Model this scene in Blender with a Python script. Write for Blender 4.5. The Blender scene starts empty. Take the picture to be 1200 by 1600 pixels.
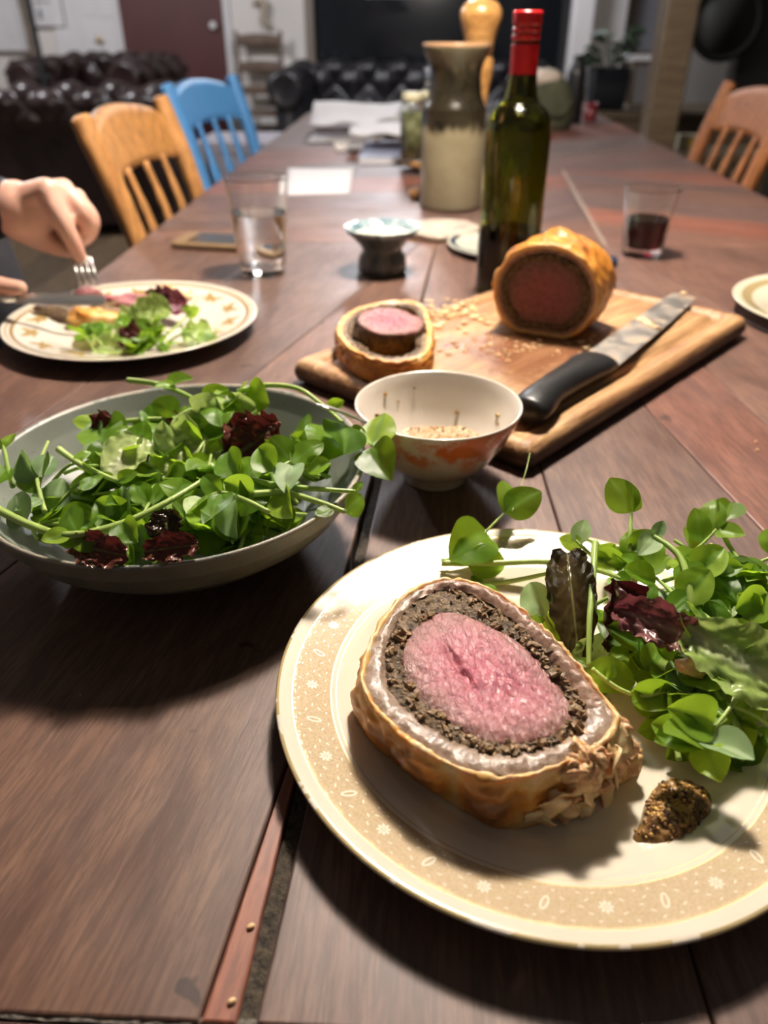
import bpy, bmesh, math, random
import numpy as np
from mathutils import Vector, Matrix, noise as mn

random.seed(11)
RNG = np.random.default_rng(5)
SC = bpy.context.scene
COL = SC.collection
PI = math.pi
TZ = 0.75                      # height of the table top above the floor

# ------------------------------------------------------------------ camera, world, light, exposure
CAM_F, CAM_H = 1202.0, 0.29    # focal length in pixels (1200x1600 frame), height above the table
PITCH, YAW = math.radians(32.3), math.radians(2.4)
_rt = Vector((math.cos(YAW), math.sin(YAW), 0))
_hd = Vector((-math.sin(YAW), math.cos(YAW), 0))
_fw = _hd*math.cos(PITCH) + Vector((0, 0, -math.sin(PITCH)))
_up = _rt.cross(_fw)
CAM = Vector((0, 0, TZ+CAM_H))
cd = bpy.data.cameras.new('camera')
cam = bpy.data.objects.new('camera', cd); COL.objects.link(cam)
m = Matrix((( _rt.x, _up.x, -_fw.x, CAM.x), (_rt.y, _up.y, -_fw.y, CAM.y), (_rt.z, _up.z, -_fw.z, CAM.z), (0, 0, 0, 1)))
cam.matrix_world = m
cd.sensor_fit = 'VERTICAL'; cd.sensor_height = 24.0; cd.sensor_width = 18.0
cd.lens = CAM_F*24.0/1600.0
cd.clip_start = 0.01; cd.clip_end = 60
cd.dof.use_dof = True
cd.dof.focus_distance = 0.385
cd.dof.aperture_fstop = (cd.lens/1000.0)/0.0042
SC.camera = cam

w = bpy.data.worlds.new('world'); SC.world = w; w.use_nodes = True
w.node_tree.nodes['Background'].inputs[0].default_value = (1.0, 0.93, 0.86, 1)
w.node_tree.nodes['Background'].inputs[1].default_value = 0.042

def lamp(name, loc, power, radius, color):
    l = bpy.data.lights.new(name, 'POINT'); l.energy = power; l.shadow_soft_size = radius; l.color = color
    o = bpy.data.objects.new(name, l); COL.objects.link(o); o.location = loc
    return o
LAMP_POS = Vector((0.10, 1.03, TZ+1.0))
lamp('pendant_light', LAMP_POS, 43, 0.06, (1.0, 0.895, 0.785))
ROOM_POS, FAR_POS = Vector((-2.7, 4.3, 2.45)), Vector((-0.12, 4.6, 2.22))
lamp('room_light', ROOM_POS, 95, 0.10, (0.96, 0.95, 1.0))
lamp('far_light', FAR_POS, 56, 0.28, (0.93, 0.94, 1.0))
SC.view_settings.view_transform = 'Standard'
SC.view_settings.look = 'None'
SC.view_settings.exposure = 0.98
SC.view_settings.gamma = 1.0
SC.view_settings.use_curve_mapping = False

# ------------------------------------------------------------------ from the photograph to places in the room
def ray(px, py): return _fw*CAM_F + _rt*(px-600) + _up*(800-py)
def T(px, py, z=0.0):          # point at height z above the table
    r = ray(px, py); t = (TZ+z-CAM.z)/r.z; return CAM + r*t
def W(px, py, y):              # point at distance y down the room
    r = ray(px, py); return CAM + r*(y/r.y)

# ------------------------------------------------------------------ mesh helpers
def mesh(name, verts, faces, mat=None, smooth=True):
    me = bpy.data.meshes.new(name)
    me.from_pydata([tuple(v) for v in verts], [], faces); me.update()
    if smooth: me.polygons.foreach_set('use_smooth', [True]*len(me.polygons))
    if mat is not None: me.materials.append(mat)
    return me
def obj(name, me, parent=None, loc=None):
    o = bpy.data.objects.new(name, me); COL.objects.link(o)
    if parent is not None: o.parent = parent
    if loc is not None: o.location = loc
    return o
def tag(o, label, cat, group=None, kind=None):
    o['label'] = label; o['category'] = cat
    if group: o['group'] = group
    if kind: o['kind'] = kind
    return o
def thing(name, label, cat, loc=(0, 0, 0), rz=0, group=None):
    o = bpy.data.objects.new(name, None); COL.objects.link(o)
    o.location = loc; o.rotation_euler = (0, 0, rz); o.empty_display_size = 0.05
    return tag(o, label, cat, group)
def structure(o):
    o['kind'] = 'structure'; return o
def part(root, name, vf, mat, smooth=True, world=False):
    v, f = vf
    if world:
        l = root.location; v = [(a[0]-l[0], a[1]-l[1], a[2]-l[2]) for a in v]
    return obj(name, mesh(name, v, f, mat, smooth), root)
def solo(name, vf, mat, loc=(0, 0, 0), smooth=True, world=False):
    v, f = vf
    if world: v = [(a[0]-loc[0], a[1]-loc[1], a[2]-loc[2]) for a in v]
    return obj(name, mesh(name, v, f, mat, smooth), None, loc)
def join(*vfs):
    V, F = [], []
    for v, f in vfs:
        n = len(V); V += [tuple(a) for a in v]; F += [tuple(i+n for i in q) for q in f]
    return V, F
def box(x0, x1, y0, y1, z0, z1, b=0.0):
    if b <= 0:
        v = [(x, y, z) for z in (z0, z1) for y in (y0, y1) for x in (x0, x1)]
        f = [(0, 2, 3, 1), (4, 5, 7, 6), (0, 1, 5, 4), (2, 6, 7, 3), (0, 4, 6, 2), (1, 3, 7, 5)]
        return v, f
    bm = bmesh.new()
    bmesh.ops.create_cube(bm, size=1)
    for q in bm.verts:
        q.co = Vector(((x0+x1)/2+q.co.x*(x1-x0), (y0+y1)/2+q.co.y*(y1-y0), (z0+z1)/2+q.co.z*(z1-z0)))
    bmesh.ops.bevel(bm, geom=bm.edges[:], offset=b, segments=2, affect='EDGES', profile=0.5)
    bm.verts.index_update()
    v = [tuple(q.co) for q in bm.verts]; f = [tuple(q.index for q in p.verts) for p in bm.faces]
    bm.free(); return v, f
def xform(vf, mat): return [tuple(mat @ Vector(a)) for a in vf[0]], vf[1]
def move(vf, d): return [(a[0]+d[0], a[1]+d[1], a[2]+d[2]) for a in vf[0]], vf[1]
def lathe(prof, n=64, wob=None, hold=False):
    """profile of (radius, z); r=0 makes a pole"""
    V, F, rings = [], [], []
    dense = [prof[0]]                 # hold the bends: extra rings close to both ends of long steps
    for (r0, z0), (r1, z1) in zip(prof[:-1], prof[1:]):
        l_ = math.hypot(r1-r0, z1-z0)
        if l_ > 0.003 and hold:
            k_ = min(0.0009/l_, 0.25); dense += [(r0+(r1-r0)*k_, z0+(z1-z0)*k_), (r0+(r1-r0)*(1-k_), z0+(z1-z0)*(1-k_))]
        dense.append((r1, z1))
    for r, z in dense:
        if r <= 1e-7:
            rings.append([len(V)]); V.append((0, 0, z))
        else:
            k = len(V); rings.append(list(range(k, k+n)))
            for i in range(n):
                a = 2*PI*i/n; rr = r*(wob(a, z) if wob else 1)
                V.append((rr*math.cos(a), rr*math.sin(a), z))
    for A, B in zip(rings[:-1], rings[1:]):
        for i in range(n):
            j = (i+1) % n
            if len(A) == 1 and len(B) == 1: break
            if len(A) == 1: F.append((A[0], B[j], B[i]))
            elif len(B) == 1: F.append((A[i], A[j], B[0]))
            else: F.append((A[i], A[j], B[j], B[i]))
    return V, F
def loft(loops, cap0=False, cap1=False, closed=True):
    V, F = [], []
    n = len(loops[0])
    for L in loops: V += [tuple(p) for p in L]
    for k in range(len(loops)-1):
        for i in range(n if closed else n-1):
            j = (i+1) % n
            F.append((k*n+i, k*n+j, (k+1)*n+j, (k+1)*n+i))
    if cap0: F.append(tuple(reversed(range(n))))
    if cap1: F.append(tuple(range((len(loops)-1)*n, len(loops)*n)))
    return V, F
def catmull(P, per=8, closed=False):
    P = [Vector(p) for p in P]; n = len(P); out = []
    rng = range(n) if closed else range(n-1)
    for i in rng:
        if closed: a, b, c, d = P[(i-1) % n], P[i], P[(i+1) % n], P[(i+2) % n]
        else: a, b, c, d = P[max(i-1, 0)], P[i], P[i+1], P[min(i+2, n-1)]
        for k in range(per):
            t = k/per
            out.append(0.5*((2*b)+(c-a)*t+(2*a-5*b+4*c-d)*t*t+(3*b-a-3*c+d)*t*t*t))
    if not closed: out.append(P[-1])
    return out
def tube(path, rad, n=8, cap=True, flat=None):
    path = [Vector(p) for p in path]; m_ = len(path)
    if not hasattr(rad, '__len__'): rad = [rad]*m_
    loops = []; prev = None
    for i, p in enumerate(path):
        t = (path[min(i+1, m_-1)]-path[max(i-1, 0)])
        t = t.normalized() if t.length > 1e-9 else Vector((0, 0, 1))
        if prev is None:
            u = t.orthogonal().normalized() if flat is None else (Vector(flat)-t*t.dot(Vector(flat))).normalized()
        else:
            u = (prev-t*t.dot(prev)).normalized()
        prev = u; v = t.cross(u)
        sx, sy = rad[i] if hasattr(rad[i], '__len__') else (rad[i], rad[i])
        loops.append([p+u*sx*math.cos(2*PI*k/n)+v*sy*math.sin(2*PI*k/n) for k in range(n)])
    return loft(loops, cap, cap)
def grid(nu, nv, fn):
    V = [tuple(fn(i/(nu-1), j/(nv-1))) for j in range(nv) for i in range(nu)]
    F = [(j*nu+i, j*nu+i+1, (j+1)*nu+i+1, (j+1)*nu+i) for j in range(nv-1) for i in range(nu-1)]
    return V, F
def blob(rx, ry, rz, amp=0.15, freq=2.5, seed=0, nu=14, nv=10, flatten=0.0):
    V, F = lathe([(math.sin(PI*j/nv), -math.cos(PI*j/nv)) if 0 < j < nv else (0, -1 if j == 0 else 1) for j in range(nv+1)], nu)
    out = []
    for a in V:
        p = Vector(a); d = 1+amp*mn.noise(p*freq+Vector((seed*7.3, seed*3.1, seed)))*2
        z = p.z*rz*d
        if flatten and z < -rz*flatten: z = -rz*flatten
        out.append((p.x*rx*d, p.y*ry*d, z))
    return out, F
def fbm(p, o=4): return mn.fractal(Vector(p), 1.0, 2.0, o)
def set_attr(me, name, vals):
    a = me.attributes.new(name, 'FLOAT', 'POINT'); a.data.foreach_set('value', [float(x) for x in vals])
def solidify(o, th, off=0):
    md = o.modifiers.new('thickness', 'SOLIDIFY'); md.thickness = th; md.offset = off
    return o
def subsurf(o, lv=1):
    md = o.modifiers.new('smooth', 'SUBSURF'); md.levels = lv; md.render_levels = lv; return o
def rot_to(y_dir, z_hint):
    y = Vector(y_dir).normalized(); z = Vector(z_hint); z = z-y*y.dot(z)
    z = z.normalized() if z.length > 1e-6 else y.orthogonal().normalized()
    x = y.cross(z)
    return Matrix(((x.x, y.x, z.x), (x.y, y.y, z.y), (x.z, y.z, z.z)))
def rm(axis, ang): return Matrix.Rotation(ang, 4, axis)
def mv(x, y, z): return Matrix.Translation((x, y, z))

# ------------------------------------------------------------------ materials
class N:
    def __init__(s, name):
        s.m = bpy.data.materials.new(name); s.m.use_nodes = True
        s.t = s.m.node_tree; s.b = s.t.nodes['Principled BSDF']; s.out = s.t.nodes['Material Output']
    def n(s, typ, **kw):
        q = s.t.nodes.new(typ)
        for k, v in kw.items(): setattr(q, k, v)
        return q
    def l(s, a, b): s.t.links.new(a, b)
    def put(s, sock, v):
        if hasattr(v, 'is_linked') or isinstance(v, bpy.types.NodeSocket): s.l(v, sock)
        elif hasattr(v, '__len__') and len(v) == 3 and sock.type == 'RGBA': sock.default_value = (*v, 1)
        else: sock.default_value = v
    def coord(s, kind='Object', scale=(1, 1, 1), rand=True, rot=(0, 0, 0)):
        tc = s.n('ShaderNodeTexCoord'); mp = s.n('ShaderNodeMapping')
        mp.inputs['Scale'].default_value = scale; mp.inputs['Rotation'].default_value = rot
        src = tc.outputs[kind]
        if rand:
            oi = s.n('ShaderNodeObjectInfo'); mu = s.n('ShaderNodeVectorMath', operation='ADD')
            sc = s.n('ShaderNodeMath', operation='MULTIPLY'); sc.inputs[1].default_value = 13.7
            s.l(oi.outputs['Random'], sc.inputs[0]); s.l(src, mu.inputs[0]); s.l(sc.outputs[0], mu.inputs[1])
            src = mu.outputs[0]
        s.l(src, mp.inputs[0]); return mp.outputs[0]
    def noise(s, vec, scale=5, detail=4, rough=0.55, dist=0):
        q = s.n('ShaderNodeTexNoise'); s.l(vec, q.inputs['Vector'])
        q.inputs['Scale'].default_value = scale; q.inputs['Detail'].default_value = detail
        q.inputs['Roughness'].default_value = rough; q.inputs['Distortion'].default_value = dist
        return q.outputs[0]
    def ramp(s, fac, stops, interp='LINEAR'):
        q = s.n('ShaderNodeValToRGB'); s.l(fac, q.inputs[0]); r = q.color_ramp; r.interpolation = interp
        while len(r.elements) < len(stops): r.elements.new(0.5)
        for e, (p, c) in zip(r.elements, stops):
            e.position = p; e.color = (*c, 1) if hasattr(c, '__len__') else (c, c, c, 1)
        return q.outputs[0]
    def mix(s, fac, a, b, mode='MIX'):
        q = s.n('ShaderNodeMix', data_type='RGBA', blend_type=mode)
        s.put(q.inputs[0], fac); s.put(q.inputs[6], a); s.put(q.inputs[7], b)
        return q.outputs[2]
    def math(s, op, a, b=0.0, clamp=False):
        q = s.n('ShaderNodeMath', operation=op); q.use_clamp = clamp
        s.put(q.inputs[0], a); s.put(q.inputs[1], b); return q.outputs[0]
    def attr(s, name):
        q = s.n('ShaderNodeAttribute'); q.attribute_name = name; return q.outputs['Fac']
    def bump(s, h, strength=0.3, dist=0.001, prev=None):
        q = s.n('ShaderNodeBump'); s.l(h, q.inputs['Height'])
        q.inputs['Strength'].default_value = strength; q.inputs['Distance'].default_value = dist
        if prev is not None: s.l(prev, q.inputs['Normal'])
        s.l(q.outputs[0], s.b.inputs['Normal']); return q.outputs[0]
    def set(s, **kw):
        names = dict(color='Base Color', rough='Roughness', metal='Metallic', spec='Specular IOR Level', coat='Coat Weight',
                     coatr='Coat Roughness', trans='Transmission Weight', ior='IOR', sss='Subsurface Weight', sssr='Subsurface Radius',
                     ssss='Subsurface Scale', emit='Emission Color', emits='Emission Strength', alpha='Alpha', sheen='Sheen Weight')
        for k, v in kw.items(): s.put(s.b.inputs[names[k]], v)
        return s
def simple(name, c1, c2=None, scale=8, rough=0.5, bump=0.0, bscale=None, bdist=0.001, stretch=(1, 1, 1), kind='Object', **kw):
    q = N(name)
    v = q.coord(kind, stretch)
    if c2 is not None:
        q.set(color=q.ramp(q.noise(v, scale), [(0.3, c1), (0.7, c2)]))
    else: q.set(color=c1)
    q.set(rough=rough, **kw)
    if bump: q.bump(q.noise(v, bscale or scale*3), bump, bdist)
    return q.m
def glass(name, color, ior=1.5, rough=0.0):
    q = N(name); q.set(color=color, trans=1.0, ior=ior, rough=rough); return q.m

# ------------------------------------------------------------------ room shell
Yb = 7.3
def wood(name, dark, light, gs=(14, 1.1, 14), fine=160, rough=0.45, bump=0.12, tint=False, coat=0.0, axis='y'):
    q = N(name)
    st = gs if axis == 'y' else (gs[1], gs[0], gs[2])
    v = q.coord('Object', st)
    n1 = q.noise(v, 3.0, 6, 0.6, 0.6)
    vf = q.coord('Object', tuple(a*(1 if a > 2 else 0.5) for a in st))
    n2 = q.noise(vf, fine/10, 5, 0.7)
    c = q.ramp(n1, [(0.25, dark), (0.75, light)])
    c = q.mix(q.ramp(n2, [(0.38, 0.75), (0.55, 0.0)]), c, tuple(a*0.45 for a in dark))
    if tint:
        oi = q.n('ShaderNodeObjectInfo')
        c = q.mix(1.0, c, oi.outputs['Color'], 'MULTIPLY')
    q.set(color=c, rough=rough, coat=coat)
    q.bump(n2, bump, 0.0006)
    return q.m
mat_wall = simple('wall_paint', (0.62, 0.58, 0.54), (0.70, 0.66, 0.62), 1.5, 0.8, 0.05, 30)
mat_floor = wood('floor_wood', (0.075, 0.050, 0.028), (0.16, 0.105, 0.058), tint=True)
mat_dark_wall = simple('dark_wall', (0.012, 0.010, 0.009), (0.02, 0.016, 0.013), 2, 0.8)  # near-black: the unlit hall's darkness put into the colour; also on the subfloor
mat_white_paint = simple('white_gloss_paint', (0.62, 0.60, 0.60), (0.70, 0.68, 0.68), 3, 0.4)
mat_maroon = simple('maroon_paint', (0.075, 0.018, 0.016), (0.095, 0.024, 0.022), 4, 0.5, 0.05, 40)
mat_brass = simple('brass', (0.55, 0.42, 0.22), None, rough=0.3, metal=1.0)
mat_steel = simple('steel', (0.74, 0.72, 0.69), None, rough=0.34, metal=0.92)
mat_dark_glass = simple('night_glass', (0.010, 0.012, 0.015), (0.016, 0.018, 0.022), 2, 0.12)
mat_timber = wood('timber', (0.085, 0.060, 0.036), (0.16, 0.115, 0.068), axis='x')

floor = structure(solo('floor', box(-5.5, 4.5, -2.2, Yb+0.2, -0.10, -0.02), mat_dark_wall))
fb = None
for i in range(46):                                   # floor boards, laid along the room
    x0 = -5.0+i*0.2
    if fb is None: fb = mesh('floor_board', *box(0.002, 0.198, 0, Yb+2.0, -0.021, 0.0, 0.002), mat_floor, False)
    b = obj('floor_board', fb, floor, (x0, -2.0, 0)); g = 0.8+0.4*random.random(); b.color = (g, g, g, 1)
structure(solo('wall_back', join(box(-5.5, -0.93, Yb, Yb+0.15, 0, 2.8), box(1.15, 4.5, Yb, Yb+0.15, 0, 2.8),
                                 box(-0.93, 1.15, Yb, Yb+0.15, 0, 0.35), box(-0.93, 1.15, Yb, Yb+0.15, 2.5, 2.8)), mat_wall, smooth=False))
structure(solo('wall_left', box(-5.6, -5.45, -2.2, Yb, 0, 2.8), mat_wall, smooth=False))

# maroon door, white door, the dark window
def door(name, x0, x1, mat, knob_px, panels, knob_mat):
    d = structure(obj(name, None, None, ((x0+x1)/2, Yb, 0)))
    w_ = (x1-x0)/2
    part(d, 'door_leaf', box(-w_, w_, -0.04, 0.0, 0.01, 2.03, 0.004), mat, False)
    for (a, b, c, e) in panels:
        part(d, 'door_panel', box(a*w_, b*w_, -0.048, -0.038, c, e, 0.004), mat, False)
    k = W(*knob_px, Yb-0.07)
    part(d, 'door_knob', move(xform(lathe([(0, 0), (0.022, 0.004), (0.028, 0.014), (0.024, 0.026), (0.010, 0.034), (0.010, 0.055)], 16), rm('X', -PI/2)), (k.x-d.location.x, -0.095, k.z)), knob_mat)
    return d
mat_chrome = simple('pale_knob', (0.75, 0.73, 0.72), None, rough=0.25)
xa, xb = W(195, 60, Yb).x, W(353, 60, Yb).x
door('door_1', xa, xb, mat_maroon, (333, 40), [], mat_chrome)
xc = W(150, 60, Yb).x
door('door_2', xc-0.10, xa-0.03, mat_white_paint, (155, 62), [(-0.7, -0.05, 0.2, 0.95), (0.12, 0.8, 0.2, 0.95), (-0.7, -0.05, 1.1, 1.85), (0.12, 0.8, 1.1, 1.85)], mat_brass)
n = 0
for (a, b) in ((xa-0.035, xa), (xb, xb+0.05), (xc-0.32, xc-0.10)):
    n += 1; structure(solo('trim_%d' % n, box(a, b, Yb-0.03, Yb+0.01, 0, 2.1, 0.004), mat_white_paint, smooth=False))
n += 1; structure(solo('trim_%d' % n, box(xc-0.32, xb+0.05, Yb-0.03, Yb+0.01, 2.1, 2.18, 0.004), mat_white_paint, smooth=False))
win = structure(obj('window_1', None, None, (0.11, Yb, 1.4)))
part(win, 'window_pane', box(-0.98, 0.36, 0.03, 0.05, -1.02, 1.07), mat_dark_glass, False)
part(win, 'window_pane', box(0.42, 1.00, 0.03, 0.05, -1.02, 1.07), mat_dark_glass, False)
mat_frame = simple('window_frame_paint', (0.20, 0.16, 0.13), None, rough=0.5)
mat_grey_frame = simple('window_frame_dark', (0.03, 0.03, 0.032), None, rough=0.5)
for (a, b, mm) in ((-1.05, -0.98, mat_frame), (0.36, 0.42, mat_grey_frame), (1.00, 1.05, mat_grey_frame)):
    part(win, 'window_frame', box(a, b, -0.03, 0.06, -1.05, 1.1, 0.004), mm, False)
part(win, 'window_frame', box(-1.05, 1.05, -0.03, 0.06, 1.07, 1.12, 0.004), mat_grey_frame, False)
part(win, 'window_sill', box(-1.07, 1.07, -0.08, 0.06, -1.06, -1.02, 0.004), mat_frame, False)

# pilaster boards of the white doorway right of the window and the timber post by the table
for (p0, p1, mm, yy) in ((893, 924, mat_white_paint, 5.6), (926, 975, mat_white_paint, 5.75)):
    a, b = W(p0, 60, yy).x, W(p1, 60, yy).x
    n += 1; structure(solo('trim_%d' % n, box(a, b, yy, yy+0.12, 0, 2.8, 0.006), mm, smooth=False))
structure(solo('wall_middle', box(1.02, 1.75, 5.88, 6.0, 0, 2.8), simple('taupe_wall', (0.20, 0.16, 0.14), (0.24, 0.19, 0.17), 2, 0.8), smooth=False))
pc = T(1026, 214)
structure(solo('trim_%d' % (n+1), box(pc.x-0.045, pc.x+0.045, pc.y-0.05, pc.y+0.05, 0, 2.8, 0.006), mat_timber, smooth=False))
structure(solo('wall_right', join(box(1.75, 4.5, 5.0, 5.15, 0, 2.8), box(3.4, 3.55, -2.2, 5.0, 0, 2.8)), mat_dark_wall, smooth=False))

# ------------------------------------------------------------------ the table
mat_table = None
def table_wood():
    q = N('table_wood')
    v = q.coord('Object', (1, 0.17, 1))
    vs = q.coord('Object', (1, 0.085, 1))
    vb = q.coord('Object', (1, 0.35, 1))
    big = q.noise(vb, 9, 4, 0.6, 0.5)
    g1 = q.noise(v, 70, 6, 0.65, 0.4)
    g2 = q.noise(vs, 420, 4, 0.7)
    c = q.ramp(big, [(0.30, (0.064, 0.034, 0.028)), (0.52, (0.120, 0.063, 0.047)), (0.75, (0.200, 0.110, 0.075))])
    c = q.mix(q.math('MULTIPLY', q.ramp(g1, [(0.35, 0.0), (0.7, 1.0)]), 0.6), c, (0.27, 0.165, 0.115))
    c = q.mix(q.math('MULTIPLY', q.ramp(g2, [(0.42, 1.0), (0.56, 0.0)]), 0.55), c, (0.055, 0.030, 0.024))
    oi = q.n('ShaderNodeObjectInfo')
    c = q.mix(1.0, c, oi.outputs['Color'], 'MULTIPLY')
    # small dark scuffs
    sp = q.noise(q.coord('Object', (1, 1, 1)), 38, 3, 0.5)
    c = q.mix(q.ramp(sp, [(0.70, 0.0), (0.73, 0.8)]), c, (0.02, 0.008, 0.006))
    rg = q.noise(q.coord('Object', (1, 0.6, 1)), 14, 5, 0.6)
    q.set(color=c, rough=q.ramp(rg, [(0.3, 0.36), (0.7, 0.54)]), spec=0.6, sheen=0.04)
    b1 = q.bump(g2, 0.22, 0.0005)
    q.bump(g1, 0.15, 0.0008, b1)
    return q.m
mat_table = table_wood()
TY0, TYM, TYE, TX0, TX1 = 0.127, 1.257, 3.40, -0.442, 0.694
table = thing('dining_table', 'long dark reddish-brown plank dining table under the meal', 'table', (0, 1.75, 0))
def inset_poly(P, d):
    n_ = len(P); out = []
    for i in range(n_):
        a, b, c = Vector(P[i-1]), Vector(P[i]), Vector(P[(i+1) % n_])
        e1, e2 = (b-a).normalized(), (c-b).normalized()
        n1, n2 = Vector((-e1.y, e1.x)), Vector((-e2.y, e2.x))
        k = n1+n2; k = k/max(k.dot(n1), 0.3)
        out.append(b+k*d)
    return out
def plank(P, grain, tint, th=0.032, drop=0.0, name='plank', bev=0.0012, gap=0.0004):
    """P: counter-clockwise outline on the table (x, y); grain: direction the board runs in"""
    P = [Vector(p) for p in P]
    c = sum(P, Vector((0, 0)))/len(P)
    g = Vector(grain).normalized(); ang = math.atan2(-g.x, g.y)
    R = Matrix.Rotation(-ang, 2)
    Q = [R @ (p-c) for p in P]
    L = [inset_poly(Q, gap), inset_poly(Q, gap), inset_poly(Q, gap+bev*0.4), inset_poly(Q, gap+bev)]
    zs = [-th, -bev, -bev*0.3, 0]
    v, f = loft([[(p.x, p.y, z) for p in l] for l, z in zip(L, zs)], True, True)
    o = part(table, name, (v, f), mat_table, False)
    o.location = (c.x-table.location.x, c.y-table.location.y, TZ-drop-table.location.z)
    o.rotation_euler = (0, 0, ang); o.color = (*tint, 1)
    return o
def lineX(x0, x1, y): return x0+(x1-x0)*(y-TY0)/(TYM-TY0)
S = [(-0.442, -0.442), (-0.405, -0.22), (-0.331, 0.008), (-0.0555, 0.03), (0.108, 0.085), (0.287, 0.117), (0.347, 0.246), (0.59, 0.287), (0.694, 0.694)]
tints = [(0.9, 0.82, 0.78), (0.8, 0.82, 0.85), (1.02, 0.92, 0.82), (0.88, 0.84, 0.86), (0.86, 0.84, 0.88), (1.12, 0.82, 0.76), (0.95, 0.88, 0.88), (1.0, 0.85, 0.8)]
for k in range(8):
    a, b = S[k], S[k+1]
    g = (((b[1]+a[1])-(b[0]+a[0]))/2, TYM-TY0)
    if k == 2:
        yj = 0.30; xj = lineX(*b, yj)-0.004
        plank([(a[0], TY0), (-0.0690, TY0), (xj-0.0005, yj), (lineX(*b, TYM), TYM), (a[1], TYM)], g, tints[k])
        plank([(-0.0690, TY0), (b[0]-0.0005, TY0), (xj, yj)], (0.12, 1), (1.9, 1.05, 0.75), gap=0.0002)
        continue
    o0 = 0.0055 if k == 3 else 0.0
    plank([(a[0]+o0, TY0), (b[0], TY0), (b[1], TYM), (a[1]+o0*0.05, TYM)], g, tints[k])
# dirt-filled gap between two boards and the crack at the end board
def mat_grit_f(name, a, b):
    q = N(name); v = q.coord('Object'); nn = q.noise(v, 260, 4, 0.7)
    q.set(color=q.ramp(nn, [(0.35, a), (0.72, b)]), rough=0.8); q.bump(nn, 0.9, 0.003); return q.m
mat_grit = mat_grit_f('gap_dirt', (0.012, 0.008, 0.006), (0.10, 0.075, 0.045))
mat_grit2 = mat_grit_f('crack_dirt', (0.03, 0.022, 0.02), (0.26, 0.23, 0.19))
def strip(name, P0, P1, w0, w1, z, mat, seg=60, amp=0.0012):
    def f(u, v):
        p = Vector(P0).lerp(Vector(P1), u); d = (Vector(P1)-Vector(P0)).normalized(); nrm = Vector((-d.y, d.x))
        q = p+nrm*((v-0.5)*(w0+(w1-w0)*u))
        return (q.x, q.y, TZ+z+amp*fbm((q.x*400, q.y*400, 1)))
    return part(table, name, grid(seg, 5, f), mat, True, world=True)
strip('gap_dirt', (-0.0535, TY0-0.01), (0.0285, TYM), 0.008, 0.002, -0.0026, mat_grit, 240)
strip('crack_dirt', (TX0, TY0+0.0018), (TX1, TY0-0.0012), 0.0035, 0.0035, -0.0014, mat_grit2, 300)
plank([(TX0, 0.02), (TX1, 0.02), (TX1, TY0-0.0035), (TX0, TY0-0.001)], (1, 0.0), (0.8, 0.75, 0.8))
# far half: boards laid on the slant behind a cross joint
def clip(P, n_, d):
    out = []
    for i in range(len(P)):
        a, b = Vector(P[i]), Vector(P[(i+1) % len(P)]); da, db = a.dot(n_)-d, b.dot(n_)-d
        if da >= 0: out.append(a)
        if da*db < 0: out.append(a+(b-a)*(da/(da-db)))
    return out
def slanted(R, ang, w_, tl):
    nrm = Vector((-math.sin(ang), math.cos(ang))); g = (math.cos(ang), math.sin(ang))
    ds = [Vector(p).dot(nrm) for p in R]; d = min(ds); i = 0
    while d < max(ds):
        ww = w_*(0.8+0.5*random.random())
        P = clip(clip(R, nrm, d), -nrm, -(d+ww))
        if len(P) > 2:
            area = 0.5*sum(P[k].x*P[(k+1) % len(P)].y-P[(k+1) % len(P)].x*P[k].y for k in range(len(P)))
            if area > 0.002: plank(P, g, tl[i % len(tl)])
        d += ww; i += 1
rd, gy, br = (1.45, 0.88, 0.72), (0.82, 0.82, 0.9), (1.0, 0.85, 0.8)
slanted([(TX0, TYM), (0.29, TYM), (0.335, 1.99), (TX0, 1.99)], math.radians(8), 0.14, [br, gy, (0.9, 0.85, 0.95), rd, gy])
slanted([(0.297, TYM), (TX1, TYM), (TX1, 1.99), (0.342, 1.99)], math.radians(-24), 0.12, [br, rd, gy, br, gy, rd])
slanted([(TX0, 1.99), (TX1, 1.99), (TX1, TYE), (TX0, TYE)], math.radians(34), 0.22, [gy, br, gy, rd, gy, br])
strip('joint_filler', (0.2925, TYM), (0.3385, 1.99), 0.006, 0.006, 0.0004, simple('pale_filler', (0.24, 0.18, 0.14), None, rough=0.6), 12, 0.0)
part(table, 'apron', join(box(TX0+0.05, TX0+0.075, -1.55, 1.55, -0.13+TZ, TZ-0.033), box(TX1-0.075, TX1-0.05, -1.55, 1.55, TZ-0.13, TZ-0.033),
     box(TX0+0.05, TX1-0.05, -1.58, -1.55, TZ-0.13, TZ-0.033), box(TX0+0.05, TX1-0.05, 1.55, 1.58, TZ-0.13, TZ-0.033)), mat_timber, False)
for sx in (TX0+0.10, TX1-0.10):
    for sy in (-1.5, 1.5): part(table, 'leg', box(sx-0.04, sx+0.04, sy-0.04, sy+0.04, 0, TZ-0.033, 0.005), mat_timber, False)

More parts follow.
